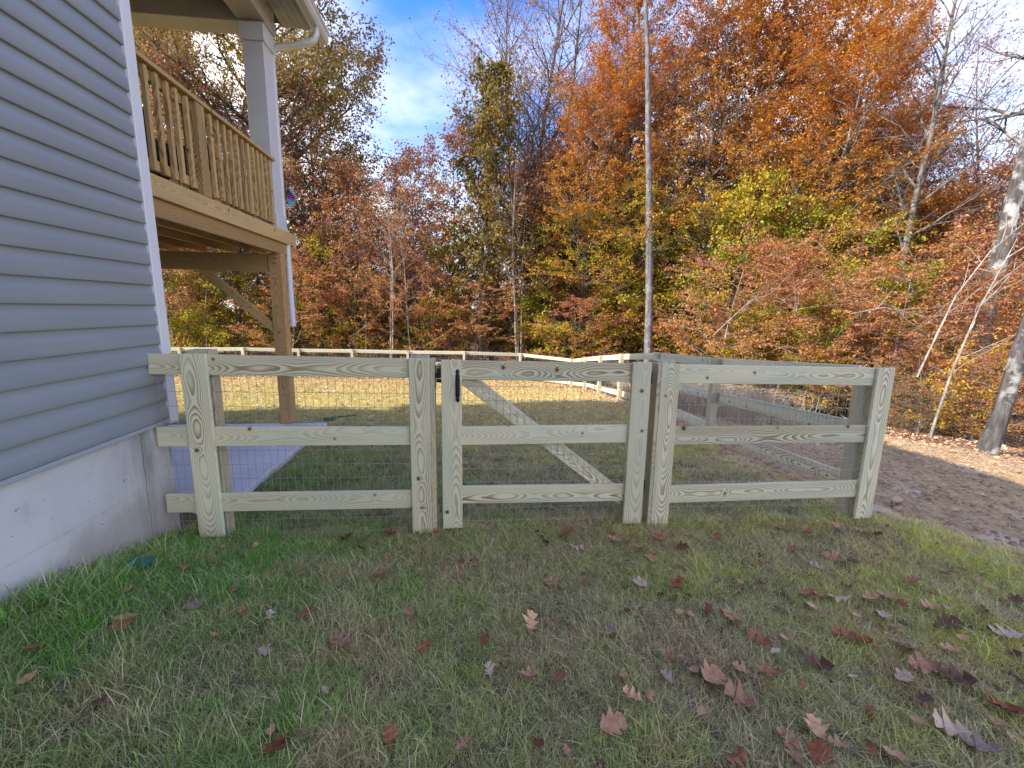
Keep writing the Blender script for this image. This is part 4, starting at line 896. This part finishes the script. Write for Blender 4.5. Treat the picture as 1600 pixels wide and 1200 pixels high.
def inview(x, y, mar=60):
    dx, dy = x, y; z = dx * _F.x + dy * _F.y + (-1.6) * _F.z; px = 800 + 680 * (dx * _R.x + dy * _R.y - 1.6 * _R.z) / np.maximum(z, 0.05)
    return (z > 0.1)
pts_all, sc_all = [], []
for (n, x0, x1, y0, y1, sc0, seed) in [(27000, -2.1, 5.2, 0.7, 3.3, 1.0, 1), (17000, -3.2, 4.6, 3.3, 7.0, 1.15, 2), (15000, -9, 4.6, 7.0, 13.0, 1.35, 3), (14000, -17, 4.6, 12.5, 19.5, 1.6, 4), (5000, -2.1, 7, -2.5, 0.7, 1.3, 5)]:
    x, y, rg = scatter_pts(n, x0, x1, y0, y1, seed)
    k = (rg.random(n) > dirt_amt(x + rg.normal(0, 0.10, n), y)) & (x > -2.0 + 0 * y)
    if y1 > 3.3:
        k = (rg.random(n) > dirt_amt(x + rg.normal(0, 0.12, n), y)) & ~((x < -1.99) & (y < 6.55)) & ~((x < -2.0) & (y < 3.2))
    # keep only what could be seen from about here
    k &= (x > -1.35 * y - 1.2) & (x < 1.75 * y + 2.2)
    # worn thin patches
    th = np.sin(x * 2.1 + 1.7 * np.sin(y * 1.3)) * np.cos(y * 1.9 - x) ; k &= rg.random(n) > 0.25 * (th > 0.35)
    x, y = x[k], y[k]; z = gz(x, y)
    near_wall = np.clip(1 - (x + 2.03) / 0.5, 0, 1) * (y < 3.1)
    cl_ = np.sin(x * 5.3 + 2 * np.sin(y * 3.9)) * np.sin(y * 6.1 + 1.5 * np.sin(x * 4.3))
    s = sc0 * rg.uniform(0.6, 1.3, len(x)) * (1 + 0.28 * cl_) * (1 + 0.55 * near_wall) * np.where((x > -1.99) & (x < 0) & (y < 2.6), 1.2, 1.0) * (1 + 0.35 * np.exp(-((y - 3.0) / 0.07) ** 2))
    pts_all.append(np.c_[x, y, z]); sc_all.append(s)
GP = np.concatenate(pts_all); GS = np.concatenate(sc_all)
pm = bpy.data.meshes.new('grass'); pm.vertices.add(len(GP)); pm.vertices.foreach_set('co', GP.astype(np.float32).ravel())
a_ = pm.attributes.new('s', 'FLOAT', 'POINT'); a_.data.foreach_set('value', GS.astype(np.float32))
rg = np.random.default_rng(8); rot = np.c_[rg.normal(0, 0.12, len(GP)), rg.normal(0, 0.12, len(GP)), rg.uniform(0, 6.28, len(GP))].astype(np.float32)
a_ = pm.attributes.new('rot', 'FLOAT_VECTOR', 'POINT'); a_.data.foreach_set('vector', rot.ravel())
grass = link('grass', pm, M_GRASS, kind='stuff', label='mown lawn of mixed green and dry grass', cat='grass')
ng = bpy.data.node_groups.new('grass_scatter', 'GeometryNodeTree')
ng.interface.new_socket('Geometry', in_out='INPUT', socket_type='NodeSocketGeometry'); ng.interface.new_socket('Geometry', in_out='OUTPUT', socket_type='NodeSocketGeometry')
gi = ng.nodes.new('NodeGroupInput'); go = ng.nodes.new('NodeGroupOutput'); iop = ng.nodes.new('GeometryNodeInstanceOnPoints'); ci = ng.nodes.new('GeometryNodeCollectionInfo')
ci.inputs['Collection'].default_value = tcol; ci.inputs['Separate Children'].default_value = True; ci.inputs['Reset Children'].default_value = True
iop.inputs['Pick Instance'].default_value = True
na = ng.nodes.new('GeometryNodeInputNamedAttribute'); na.data_type = 'FLOAT'; na.inputs[0].default_value = 's'
nb_ = ng.nodes.new('GeometryNodeInputNamedAttribute'); nb_.data_type = 'FLOAT_VECTOR'; nb_.inputs[0].default_value = 'rot'
er = ng.nodes.new('FunctionNodeEulerToRotation')
ng.links.new(gi.outputs[0], iop.inputs['Points']); ng.links.new(ci.outputs[0], iop.inputs['Instance'])
ng.links.new(na.outputs[0], iop.inputs['Scale']); ng.links.new(nb_.outputs[0], er.inputs[0]); ng.links.new(er.outputs[0], iop.inputs['Rotation'])
ng.links.new(iop.outputs[0], go.inputs[0])
md = grass.modifiers.new('scatter', 'NODES'); md.node_group = ng

# straw on the dirt, leaf litter on the far lawn and woods floor
def flat_bits(name, n, region, size, asp, mat, seed, label, cat, lift=0.01, tilt=0.25, keep=None, curl=0.15):
    rg = np.random.default_rng(seed); x = rg.uniform(region[0], region[1], n); y = rg.uniform(region[2], region[3], n)
    if keep is not None: k = keep(x, y, rg); x, y = x[k], y[k]
    n = len(x); z = gz(x, y) + lift + rg.uniform(0, 0.03, n) * tilt * 2
    P = np.c_[x, y, z]; a = rg.uniform(0, 6.28, n); A = np.c_[np.cos(a), np.sin(a), rg.normal(0, tilt, n)]; Nn = np.c_[rg.normal(0, tilt, n), rg.normal(0, tilt, n), np.ones(n)]
    A /= np.linalg.norm(A, axis=1)[:, None]; B = np.cross(Nn, A); B /= np.linalg.norm(B, axis=1)[:, None]; C = np.cross(A, B)
    S = (size * rg.uniform(0.5, 1.5, n))[:, None]
    V = np.stack([P, P + A * S * .5 + B * S * asp * .5 + C * S * curl, P + A * S, P + A * S * .5 - B * S * asp * .5 + C * S * curl], 1).reshape(-1, 3)
    return link(name, qmesh(name, V, np.arange(4 * n).reshape(-1, 4)), mat, kind='stuff', label=label, cat=cat)
M_STRAW = leaf_mat('straw', [(0.40, 0.32, 0.20), (0.60, 0.50, 0.33), (0.30, 0.21, 0.14)], 0, 1, trans=0.1, nscale=2)
M_LITTER = leaf_mat('litter', [(0.22, 0.09, 0.05), (0.48, 0.26, 0.13), (0.66, 0.46, 0.28), (0.58, 0.34, 0.19), (0.34, 0.14, 0.07)], 0, 1, trans=0.12, nscale=1.0, vary=0.8)
flat_bits('straw', 52000, (3.0, 12, 1.0, 19), 0.13, 0.05, M_STRAW, 1, 'pale straw scattered over the bare dirt', 'straw', 0.022, 0.16,
          lambda x, y, rg: (rg.random(len(x)) < dirt_amt(x - 0.35, y) * (1 - 0.8 * woods_amt(x, y))) & (np.sin(x * 1.3 + y * .7) + np.sin(y * 2.1 - x * .6) + rg.normal(0, .6, len(x)) > -0.5), 0.02)
flat_bits('dry_thatch', 16000, (-2, 5.5, 0.7, 4.5), 0.06, 0.05, M_STRAW, 11, 'dead straw coloured thatch lying through the front grass', 'thatch', 0.02, 0.35,
          lambda x, y, rg: (np.sin(x * 2.3 + 1.3 * np.sin(y * 2.9)) + np.sin(y * 3.3 - x * 1.1) + rg.normal(0, .5, len(x)) > 0.25) & (rg.random(len(x)) > dirt_amt(x, y)) & (x > -1.6), 0.02)
flat_bits('leaf_litter', 34000, (-18, 5, 3.3, 19.4), 0.075, 0.7, M_LITTER, 2, 'dry tan leaves strewn over the far lawn', 'leaf litter', 0.045, 0.3,
          lambda x, y, rg: (rg.random(len(x)) < np.clip((y - 5) / 12, 0.06, 1) ** 1.4) & ~((x < -1.9) & (y < 6.7)) & (rg.random(len(x)) < 0.25 + 0.75 * (y > 6)))
flat_bits('forest_litter', 60000, (-22, 26, 3, 30), 0.07, 0.7, M_LITTER, 3, 'rust leaf litter covering the forest floor', 'leaf litter', 0.02, 0.35,
          lambda x, y, rg: rg.random(len(x)) < woods_amt(x + 1.2, y) + 0.16 * dirt_amt(x, y))
def clods(n, seed):
    rg = np.random.default_rng(seed); x = rg.uniform(2.9, 12, n); y = rg.uniform(0.8, 14, n); k = (rg.random(n) < dirt_amt(x, y) * (1 - .7 * woods_amt(x, y))); x, y = x[k], y[k]; n = len(x)
    c = np.array([(-1, -1, -1), (1, -1, -1), (1, 1, -1), (-1, 1, -1), (-.6, -.6, .8), (.6, -.6, .8), (.6, .6, .8), (-.6, .6, .8)], float) * .5
    s = (0.008 + 0.045 * rg.random(n) ** 4)[:, None, None]; V = (c[None] + rg.normal(0, .16, (n, 8, 3))) * s * np.array([1.5, 1.2, .8]); a = rg.uniform(0, 6.28, n)
    X = V[:, :, 0] * np.cos(a)[:, None] - V[:, :, 1] * np.sin(a)[:, None] + x[:, None]; Y = V[:, :, 0] * np.sin(a)[:, None] + V[:, :, 1] * np.cos(a)[:, None] + y[:, None]; Z = V[:, :, 2] + gz(x, y)[:, None] + 0.004
    q = np.array([(4, 5, 6, 7), (0, 1, 5, 4), (1, 2, 6, 5), (2, 3, 7, 6), (3, 0, 4, 7)]); Q = (q[None] + 8 * np.arange(n)[:, None, None]).reshape(-1, 4)
    link('soil_clods', qmesh('soil_clods', np.stack([X, Y, Z], -1).reshape(-1, 3), Q, True), M_CLAY, kind='stuff', label='crumbly reddish clods on the bare dirt', cat='soil')
M_CLAY = plain('clay_clod', (0.42, 0.26, 0.16), 0.95, 0.1, 0, 6.0, 0.35)
clods(26000, 4)
# dry tall grasses beyond the side fence
def dry_grass(n, seed):
    rg = np.random.default_rng(seed); P = []
    for i in range(n):
        x = rg.uniform(5.0, 7.2); y = rg.uniform(8, 15); z = g1(x, y) if i % 9 == 0 else None
        if z is not None: cx_, cy_, cz_ = x, y, z; la = rg.uniform(0, 6.28)
        p = np.array([cx_ + rg.normal(0, .09), cy_ + rg.normal(0, .09), cz_]); a = la + rg.normal(0, .9); L = rg.uniform(.4, .95); f = np.array([math.cos(a), math.sin(a), 0])
        P.append(([p, p + f * L * .1 + [0, 0, L * .45], p + f * L * .3 + [0, 0, L * .75], p + f * L * .6 + [0, 0, L * .8]], [.004, .0035, .003, .001]))
    V, Qd = tubes(P, lambda r: 3); link('dry_grass', qmesh('dry_grass', V, Qd), M_STRAW, kind='stuff', label='tall dry grass tufts beyond the side fence', cat='grass')
dry_grass(4200, 5)

# ------------------------------------------------------------------ fallen leaves, each one a thing
def oak_outline(lobes, depth, w, rg):
    pts = []; lobe_s = rg.uniform(0.75, 1.3, lobes)
    for i in range(lobes * 6 + 1):
        t = i / (lobes * 6); env = w * (math.sin(math.pi * min(1, t * 0.93 + 0.05)) ** 0.75)
        l = 0.5 - 0.5 * math.cos(2 * math.pi * t * lobes); rad_ = env * (1 - depth + depth * l ** 0.75 * lobe_s[min(int(t * lobes), lobes - 1)]) * (1 + rg.normal(0, 0.06))
        sw = 0.5 * max(0, rad_ - env * (1 - depth))
        pts.append((t + sw, max(rad_, 0.012)))
    return pts
def leaf_mesh(kind, seed):
    rg = np.random.default_rng(seed); L = 1.0
    if kind == 'oak': o_ = oak_outline(3, 0.72, 0.38, rg); o2 = oak_outline(3, 0.72, 0.38, rg)
    elif kind == 'wide': o_ = oak_outline(3, 0.5, 0.46, rg); o2 = oak_outline(3, 0.5, 0.46, rg)
    else:
        o_ = [(t, max(0.01, 0.27 * math.sin(math.pi * t) ** 0.8)) for t in np.linspace(0, 1, 13)]; o2 = o_
    cu, cv, tw = rg.uniform(0.2, 1.0), rg.uniform(0.25, 0.95) * rg.choice([-1, 1], p=[.25, .75]), rg.normal(0, 0.5)
    cr = rg.uniform(0.02, 0.06)
    def z(u, v): return cu * (u - .5) ** 2 * 0.9 + cv * v * v * 1.4 + tw * u * v * 0.6 + cr * math.sin(u * 17 + v * 9 + seed)
    V, F_ = [], []
    n = len(o_)
    for (t, r), (t2, r2) in zip(o_, o2):
        m_ = (t + t2) / 2
        for (tt, vv) in ((t, -r), ((t + m_) / 2, -r * .5), (m_, 0), ((t2 + m_) / 2, r2 * .5), (t2, r2)): V.append((tt - .5, vv, z(tt, vv)))
    for i in range(n - 1):
        for j in range(4): a = i * 5 + j; F_.append((a, a + 1, a + 6, a + 5))
    b = len(V)     # petiole
    for t in (0, 1): V += [(-.5 - .22 * t, -.006, z(0, 0) + .02 * t), (-.5 - .22 * t, .006, z(0, 0) + .02 * t)]
    F_.append((b, b + 1, b + 3, b + 2))
    return np.array(V), F_
LM = {}
for kd, seeds in (('oak', (1, 2, 3, 4, 5)), ('wide', (6, 7, 8)), ('oval', (9, 10, 11))):
    for s_ in seeds: LM.setdefault(kd, []).append(leaf_mesh(kd, s_))
LEAFME = {}
LEAVES = [(865, 914, 0.51, 2.25, 'oak', 'tan', 0.145, 2.1), (831, 976, 0.33, 1.94, 'oak', 'tan', 0.136, 1.4), (857, 979, 0.42, 1.93, 'oval', 'pink-brown', 0.071, 1.6), (759, 1004, 0.09, 1.83, 'oval', 'maroon', 0.08, 1.0),
 (764, 1051, 0.1, 1.65, 'oak', 'pale', 0.074, 1.7), (827, 1059, 0.27, 1.62, 'oak', 'tan', 0.103, 0.2), (875, 1062, 0.4, 1.6, 'wide', 'rust', 0.073, 0.7), (975, 1059, 0.68, 1.58, 'oval', 'tan', 0.073, 1.2),
 (987, 1092, 0.68, 1.48, 'oak', 'tan', 0.098, 2.4), (959, 1137, 0.56, 1.37, 'wide', 'pink-brown', 0.124, 0.2), (533, 1008, -0.56, 1.82, 'oak', 'pink-brown', 0.145, 2.3), (480, 962, -0.78, 2.01, 'oak', 'rust', 0.104, 0.5),
 (418, 969, -0.94, 1.98, 'oak', 'pale', 0.094, 1.7), (598, 900, -0.48, 2.4, 'oak', 'rust', 0.116, 0.2), (695, 906, -0.12, 2.36, 'oval', 'tan', 0.075, 1.0), (432, 1173, -0.63, 1.31, 'oak', 'maroon', 0.109, 0.7),
 (608, 1156, -0.27, 1.36, 'wide', 'rust', 0.081, 1.7), (417, 1021, -0.86, 1.76, 'wide', 'grey', 0.067, 0.0), (722, 1168, -0.01, 1.32, 'oak', 'pink-brown', 0.065, 0.5), (887, 1180, 0.36, 1.28, 'oval', 'pink-brown', 0.055, 1.7),
 (914, 912, 0.7, 2.26, 'wide', 'rust', 0.066, 1.6), (962, 846, 1.05, 2.74, 'oak', 'tan', 0.119, 2.8), (899, 857, 0.75, 2.67, 'oak', 'pale', 0.125, 0.0), (886, 836, 0.73, 2.87, 'oak', 'rust', 0.133, 0.2),
 (994, 856, 1.17, 2.64, 'oak', 'tan', 0.106, 0.3), (662, 1015, -0.19, 1.8, 'oak', 'rust', 0.091, 0.3), (509, 1083, -0.55, 1.55, 'oval', 'pale', 0.055, 2.3), (473, 899, -0.93, 2.38, 'oval', 'pink-brown', 0.056, 0.9),
 (541, 843, -0.82, 2.89, 'wide', 'dark brown', 0.117, 0.5), (608, 836, -0.54, 2.94, 'wide', 'maroon', 0.11, 0.0), (955, 991, 0.71, 1.84, 'oak', 'grey', 0.09, 1.0), (839, 1166, 0.26, 1.32, 'wide', 'maroon', 0.055, 0.0),
 (1026, 842, 1.36, 2.74, 'wide', 'rust', 0.1, 0.0), (1067, 858, 1.47, 2.59, 'wide', 'dark brown', 0.096, 0.0), (1015, 875, 1.2, 2.49, 'wide', 'pink-brown', 0.101, 0.0), (1058, 916, 1.23, 2.19, 'oak', 'rust', 0.145, 0.5),
 (1105, 956, 1.29, 1.96, 'oak', 'maroon', 0.098, 1.0), (1060, 961, 1.12, 1.95, 'wide', 'tan', 0.055, 1.6), (1139, 965, 1.38, 1.91, 'wide', 'tan', 0.089, 1.7), (1156, 912, 1.63, 2.2, 'oval', 'tan', 0.076, 0.3),
 (1186, 914, 1.74, 2.18, 'oval', 'maroon', 0.084, 2.6), (1188, 881, 1.89, 2.37, 'oak', 'pink-brown', 0.109, 2.4), (1238, 860, 2.24, 2.53, 'wide', 'rust', 0.087, 0.3), (1276, 888, 2.23, 2.31, 'oak', 'grey', 0.099, 2.4),
 (1302, 875, 2.43, 2.4, 'oak', 'pink-brown', 0.112, 2.1), (1255, 929, 1.94, 2.07, 'wide', 'rust', 0.081, 0.0), (1278, 931, 2.01, 2.05, 'oval', 'tan', 0.089, 0.0), (1308, 937, 2.1, 2.02, 'oak', 'pale', 0.145, 2.8),
 (1268, 950, 1.89, 1.96, 'wide', 'tan', 0.07, 1.6), (1336, 912, 2.33, 2.14, 'oval', 'pink-brown', 0.076, 2.3), (1360, 937, 2.28, 1.99, 'oak', 'tan', 0.112, 0.0), (1390, 935, 2.4, 1.99, 'oak', 'tan', 0.144, 2.4),
 (1411, 948, 2.41, 1.92, 'wide', 'maroon', 0.07, 1.4), (1424, 909, 2.73, 2.15, 'oak', 'pink-brown', 0.13, 0.3), (1452, 950, 2.56, 1.9, 'oak', 'tan', 0.109, 2.8), (1476, 953, 2.63, 1.88, 'oval', 'pale', 0.07, 3.0),
 (1538, 956, 2.85, 1.86, 'oak', 'pink-brown', 0.086, 1.9), (1484, 978, 2.52, 1.77, 'wide', 'dark brown', 0.133, 0.0), (1574, 995, 2.72, 1.67, 'oak', 'pale', 0.142, 2.8), (1187, 1004, 1.43, 1.74, 'oak', 'rust', 0.124, 2.3),
 (1225, 1001, 1.57, 1.75, 'oval', 'tan', 0.055, 2.1), (1049, 1031, 0.94, 1.66, 'oval', 'rust', 0.078, 1.7), (1041, 1062, 0.87, 1.56, 'wide', 'grey', 0.08, 2.1), (1112, 1059, 1.07, 1.55, 'wide', 'pink-brown', 0.145, 0.5),
 (1157, 1096, 1.12, 1.43, 'oak', 'pink-brown', 0.145, 2.3), (1159, 1051, 1.22, 1.57, 'oak', 'tan', 0.088, 2.1), (1202, 1055, 1.34, 1.55, 'oak', 'rust', 0.106, 2.8), (1277, 1042, 1.6, 1.58, 'wide', 'dark brown', 0.129, 2.8),
 (1319, 995, 1.89, 1.74, 'oak', 'rust', 0.127, 2.4), (1347, 1004, 1.95, 1.7, 'oak', 'maroon', 0.097, 3.0), (1337, 965, 2.08, 1.87, 'oval', 'tan', 0.068, 2.1), (1397, 982, 2.2, 1.77, 'oval', 'pink-brown', 0.087, 2.8),
 (1416, 1017, 2.11, 1.63, 'wide', 'dark brown', 0.115, 2.8), (1484, 1017, 2.31, 1.6, 'wide', 'tan', 0.088, 2.4), (1409, 1062, 1.93, 1.48, 'wide', 'pale', 0.094, 0.2), (1446, 1046, 2.08, 1.52, 'oak', 'pink-brown', 0.145, 2.6),
 (1491, 1062, 2.15, 1.45, 'wide', 'dark brown', 0.145, 2.3), (1277, 1143, 1.34, 1.29, 'wide', 'tan', 0.108, 1.2), (1232, 1162, 1.19, 1.25, 'oak', 'pink-brown', 0.11, 1.7), (1277, 1181, 1.26, 1.19, 'wide', 'maroon', 0.112, 0.5),
 (1307, 1167, 1.37, 1.22, 'oak', 'tan', 0.078, 2.4), (1240, 1186, 1.17, 1.19, 'oak', 'pink-brown', 0.096, 1.6), (1150, 1190, 0.95, 1.2, 'oak', 'rust', 0.1, 0.2), (1356, 1111, 1.62, 1.34, 'wide', 'rust', 0.055, 0.0),
 (1484, 1143, 1.86, 1.24, 'oak', 'pale', 0.142, 2.6), (1536, 1171, 1.9, 1.16, 'oak', 'grey', 0.125, 2.4), (1570, 1111, 2.18, 1.29, 'wide', 'maroon', 0.145, 2.8), (1401, 1186, 1.54, 1.16, 'oval', 'tan', 0.102, 2.4),
 (1360, 1175, 1.47, 1.19, 'wide', 'maroon', 0.062, 0.0), (1442, 1096, 1.9, 1.37, 'wide', 'dark brown', 0.071, 0.0), (174, 905, -1.81, 2.24, 'wide', 'rust', 0.094, 0.2), (201, 926, -1.65, 2.12, 'oak', 'tan', 0.062, 1.0),
 (198, 969, -1.51, 1.91, 'oval', 'tan', 0.113, 0.3), (187, 982, -1.49, 1.85, 'wide', 'rust', 0.086, 0.2), (304, 950, -1.3, 2.04, 'wide', 'grey', 0.095, 0.5), (51, 1015, -1.69, 1.7, 'oval', 'rust', 0.055, 0.7),
 (42, 1066, -1.58, 1.55, 'oval', 'tan', 0.071, 0.9), (348, 859, -1.51, 2.68, 'oval', 'tan', 0.062, 1.6), (390, 905, -1.18, 2.31, 'oval', 'pale', 0.062, 1.4), (366, 926, -1.19, 2.17, 'wide', 'rust', 0.055, 0.5),
 (154, 1104, -1.3, 1.48, 'oval', 'dark brown', 0.06, 0.9), (1186, 1000, 1.44, 1.76, 'oval', 'pink-brown', 0.07, 0.9), (1015, 1092, 0.75, 1.47, 'oak', 'tan', 0.07, 1.0), (1084, 1049, 1.01, 1.59, 'oval', 'tan', 0.055, 0.0),
 (1210, 1020, 1.46, 1.67, 'oval', 'pale', 0.067, 0.3), (1500, 1000, 2.46, 1.67, 'oval', 'tan', 0.084, 3.0), (1380, 965, 2.22, 1.86, 'oval', 'pale', 0.098, 2.8), (1330, 880, 2.51, 2.35, 'wide', 'dark brown', 0.083, 0.0),
 (1120, 840, 1.81, 2.74, 'wide', 'rust', 0.071, 0.0), (1222, 828, 2.41, 2.85, 'oak', 'pink-brown', 0.145, 0.0), (1262, 832, 2.57, 2.78, 'oak', 'rust', 0.117, 0.5), (1308, 825, 2.83, 2.81, 'oak', 'pink-brown', 0.097, 0.7),
 (1346, 830, 2.99, 2.76, 'oak', 'pale', 0.096, 2.4), (1372, 838, 3.04, 2.68, 'wide', 'dark brown', 0.084, 0.0), (1475, 900, 3.01, 2.2, 'wide', 'dark brown', 0.089, 0.5), (1545, 920, 3.17, 2.07, 'oval', 'tan', 0.06, 0.0),
 (1585, 940, 3.18, 1.95, 'wide', 'dark brown', 0.09, 0.0), (420, 1150, -0.68, 1.37, 'oval', 'tan', 0.055, 1.4), (760, 905, 0.12, 2.35, 'oval', 'pink-brown', 0.055, 1.0), (1000, 915, 1.01, 2.21, 'wide', 'grey', 0.107, 0.0),
 (1095, 1115, 0.93, 1.39, 'wide', 'tan', 0.055, 0.7), (1430, 1130, 1.76, 1.28, 'oval', 'tan', 0.061, 2.8), (1330, 1060, 1.7, 1.5, 'oval', 'pale', 0.055, 0.0), (1255, 1075, 1.44, 1.48, 'oval', 'rust', 0.055, 0.7),
 (900, 985, 0.55, 1.89, 'wide', 'pink-brown', 0.055, 0.0), (720, 880, -0.03, 2.52, 'wide', 'maroon', 0.055, 0.0), (640, 960, -0.29, 2.04, 'wide', 'pink-brown', 0.065, 0.0)]
def leaf_lab(k, c, zx, zy, sz):
    shp = {'oak': 'lobed oak leaf', 'wide': 'broad lobed leaf', 'oval': 'oval leaf'}[k]
    return f'{sz}{c} {shp} {zy} {zx}'
def zone(x, y):
    zx = ('left of the left fence post' if x < -1.75 else 'below the left fence rails' if x < -0.42 else 'below the latch post' if x < -0.18 else 'below the gate handle' if x < 0.25 else
          'below the gate middle' if x < 0.8 else 'below the gate hinge side' if x < 1.35 else 'below the hinge post' if x < 1.75 else 'below the right fence section' if x < 3.0 else 'by the end post')
    return zx
items = []
for (px, py, x, y, k, c, L, a) in LEAVES:
    r_ = 'close to fence' if y > 2.35 else ('midway down lawn' if y > 1.75 else 'near the viewer')
    col_ = px / 1600
    hx = ('far left' if px < 250 else 'left' if px < 520 else 'left of centre' if px < 740 else 'centre' if px < 900 else 'right of centre' if px < 1080 else 'right' if px < 1330 else 'far right')
    items.append([px, py, x, y, k, c, L, a, f'{hx}, {r_}'])
from collections import Counter, defaultdict
def base_label(it):
    sz = 'large ' if it[6] > 0.125 else ('small ' if it[6] < 0.075 else '')
    shp = {'oak': 'lobed oak leaf', 'wide': 'broad crumpled leaf', 'oval': 'oval leaf'}[it[4]]
    return f'{sz}{it[5]} {shp} on grass {it[8]}'
grp = defaultdict(list)
for it in items: grp[base_label(it)].append(it)
ORD = ['leftmost', 'second', 'third', 'fourth', 'fifth', 'sixth']
for lb, its in grp.items():
    its.sort(key=lambda q: q[0])
    for i, it in enumerate(its):
        it.append(lb if len(its) == 1 else (f'left {lb}' if i == 0 else f'right {lb}') if len(its) == 2 else f'{ORD[i]} from left {lb}')
for i, (px, py, x, y, k, c, L, a, zn, lb) in enumerate(items):
    vi = i % len(LM[k]); key = (k, vi, c, round(L, 2))
    if key not in LEAFME:
        V, F_ = LM[k][vi]; me = qmesh('fallen_leaf', V * L * 0.88, F_, True); me.materials.append(DL[c]); LEAFME[key] = me
    o = link('fallen_leaf', LEAFME[key], None, label=lb, cat='leaf', group='fallen leaves on the front lawn')
    o.location = (x, y, g1(x, y) + 0.045); o.rotation_euler = (math.sin(i * 7.1) * 0.2, math.cos(i * 3.7) * 0.2, a)

rgl = np.random.default_rng(77); k = 0
while k < 90:
    x, y = rgl.uniform(-1.6, 4.2), rgl.uniform(1.0, 2.85)
    if rgl.random() > 0.25 + 0.75 * min(1, max(0, (x + .3) / 2.6)) or dirt_amt(x, y) > 0.3: continue
    kd = ('oval', 'wide', 'oak')[k % 3]; c = ('rust', 'pink-brown', 'dark brown', 'tan', 'maroon')[k % 5]; L = (0.04, 0.05, 0.06)[(k // 3) % 3]
    key = (kd, k % len(LM[kd]), c, L)
    if key not in LEAFME:
        V, F_ = LM[kd][k % len(LM[kd])]; me = qmesh('fallen_leaf', V * L, F_, True); me.materials.append(DL[c]); LEAFME[key] = me
    o = link('fallen_leaf', LEAFME[key], None, label='little withered leaf fragment sunk in the front grass', cat='leaf', group='withered leaf fragments in the grass')
    o.location = (x, y, g1(x, y) + 0.04); o.rotation_euler = (rgl.normal(0, .4), rgl.normal(0, .4), rgl.uniform(0, 6.28)); k += 1

# ------------------------------------------------------------------ odds and ends
x, y = -1.72, 2.35
o = bx('valve_lid', M_GREENP, None, (-0.07, -0.05, -0.01), (0.07, 0.05, 0.035), 0.012, label='green plastic lid half hidden in grass by the foundation', cat='lid'); o.location = (-1.80, 2.40, g1(-1.80, 2.40) + 0.05)
o = bx('red_tag', M_REDP, None, (-0.02, -0.008, -0.004), (0.02, 0.008, 0.004), 0.002, label='tiny red tag in grass under the latch post', cat='tag'); o.location = (-0.205, 2.93, g1(-0.2, 2.93) + 0.05)
sl = empty('garden_tool', (-2.15, 7.0, g1(-2.15, 7.0) + 0.05), 0.35, label='dark green tray and handle lying on lawn behind patio slab', cat='tool')
bm = bmesh.new(); box_bm(bm, 0.26, 0.16, 0.05, None, 0.012); bm_obj('tray', bm, M_GREENP, sl)
bm = bmesh.new(); box_bm(bm, 0.42, 0.03, 0.025, Matrix.Translation((0.34, 0.02, 0.02)), 0.006); bm_obj('handle', bm, M_GREENP, sl)
sl.scale = (0.75, 0.75, 0.75)
# narrow black strip following the turf below the gate
V = []; Qq = []
for i in range(10):
    t = i / 9; cx_, cy_ = 0.52 + 0.05 * t, 2.98 - 0.24 * t; z = g1(cx_, cy_) + 0.014 + 0.008 * math.sin(i * 1.9)
    V += [(cx_ - .014, cy_, z), (cx_ + .014, cy_, z + .012)]
for i in range(9): Qq.append((2 * i, 2 * i + 1, 2 * i + 3, 2 * i + 2))
link('dark_strip', qmesh('dark_strip', V, Qq), M_BLACK, label='thin black strip in grass below the gate', cat='strip')
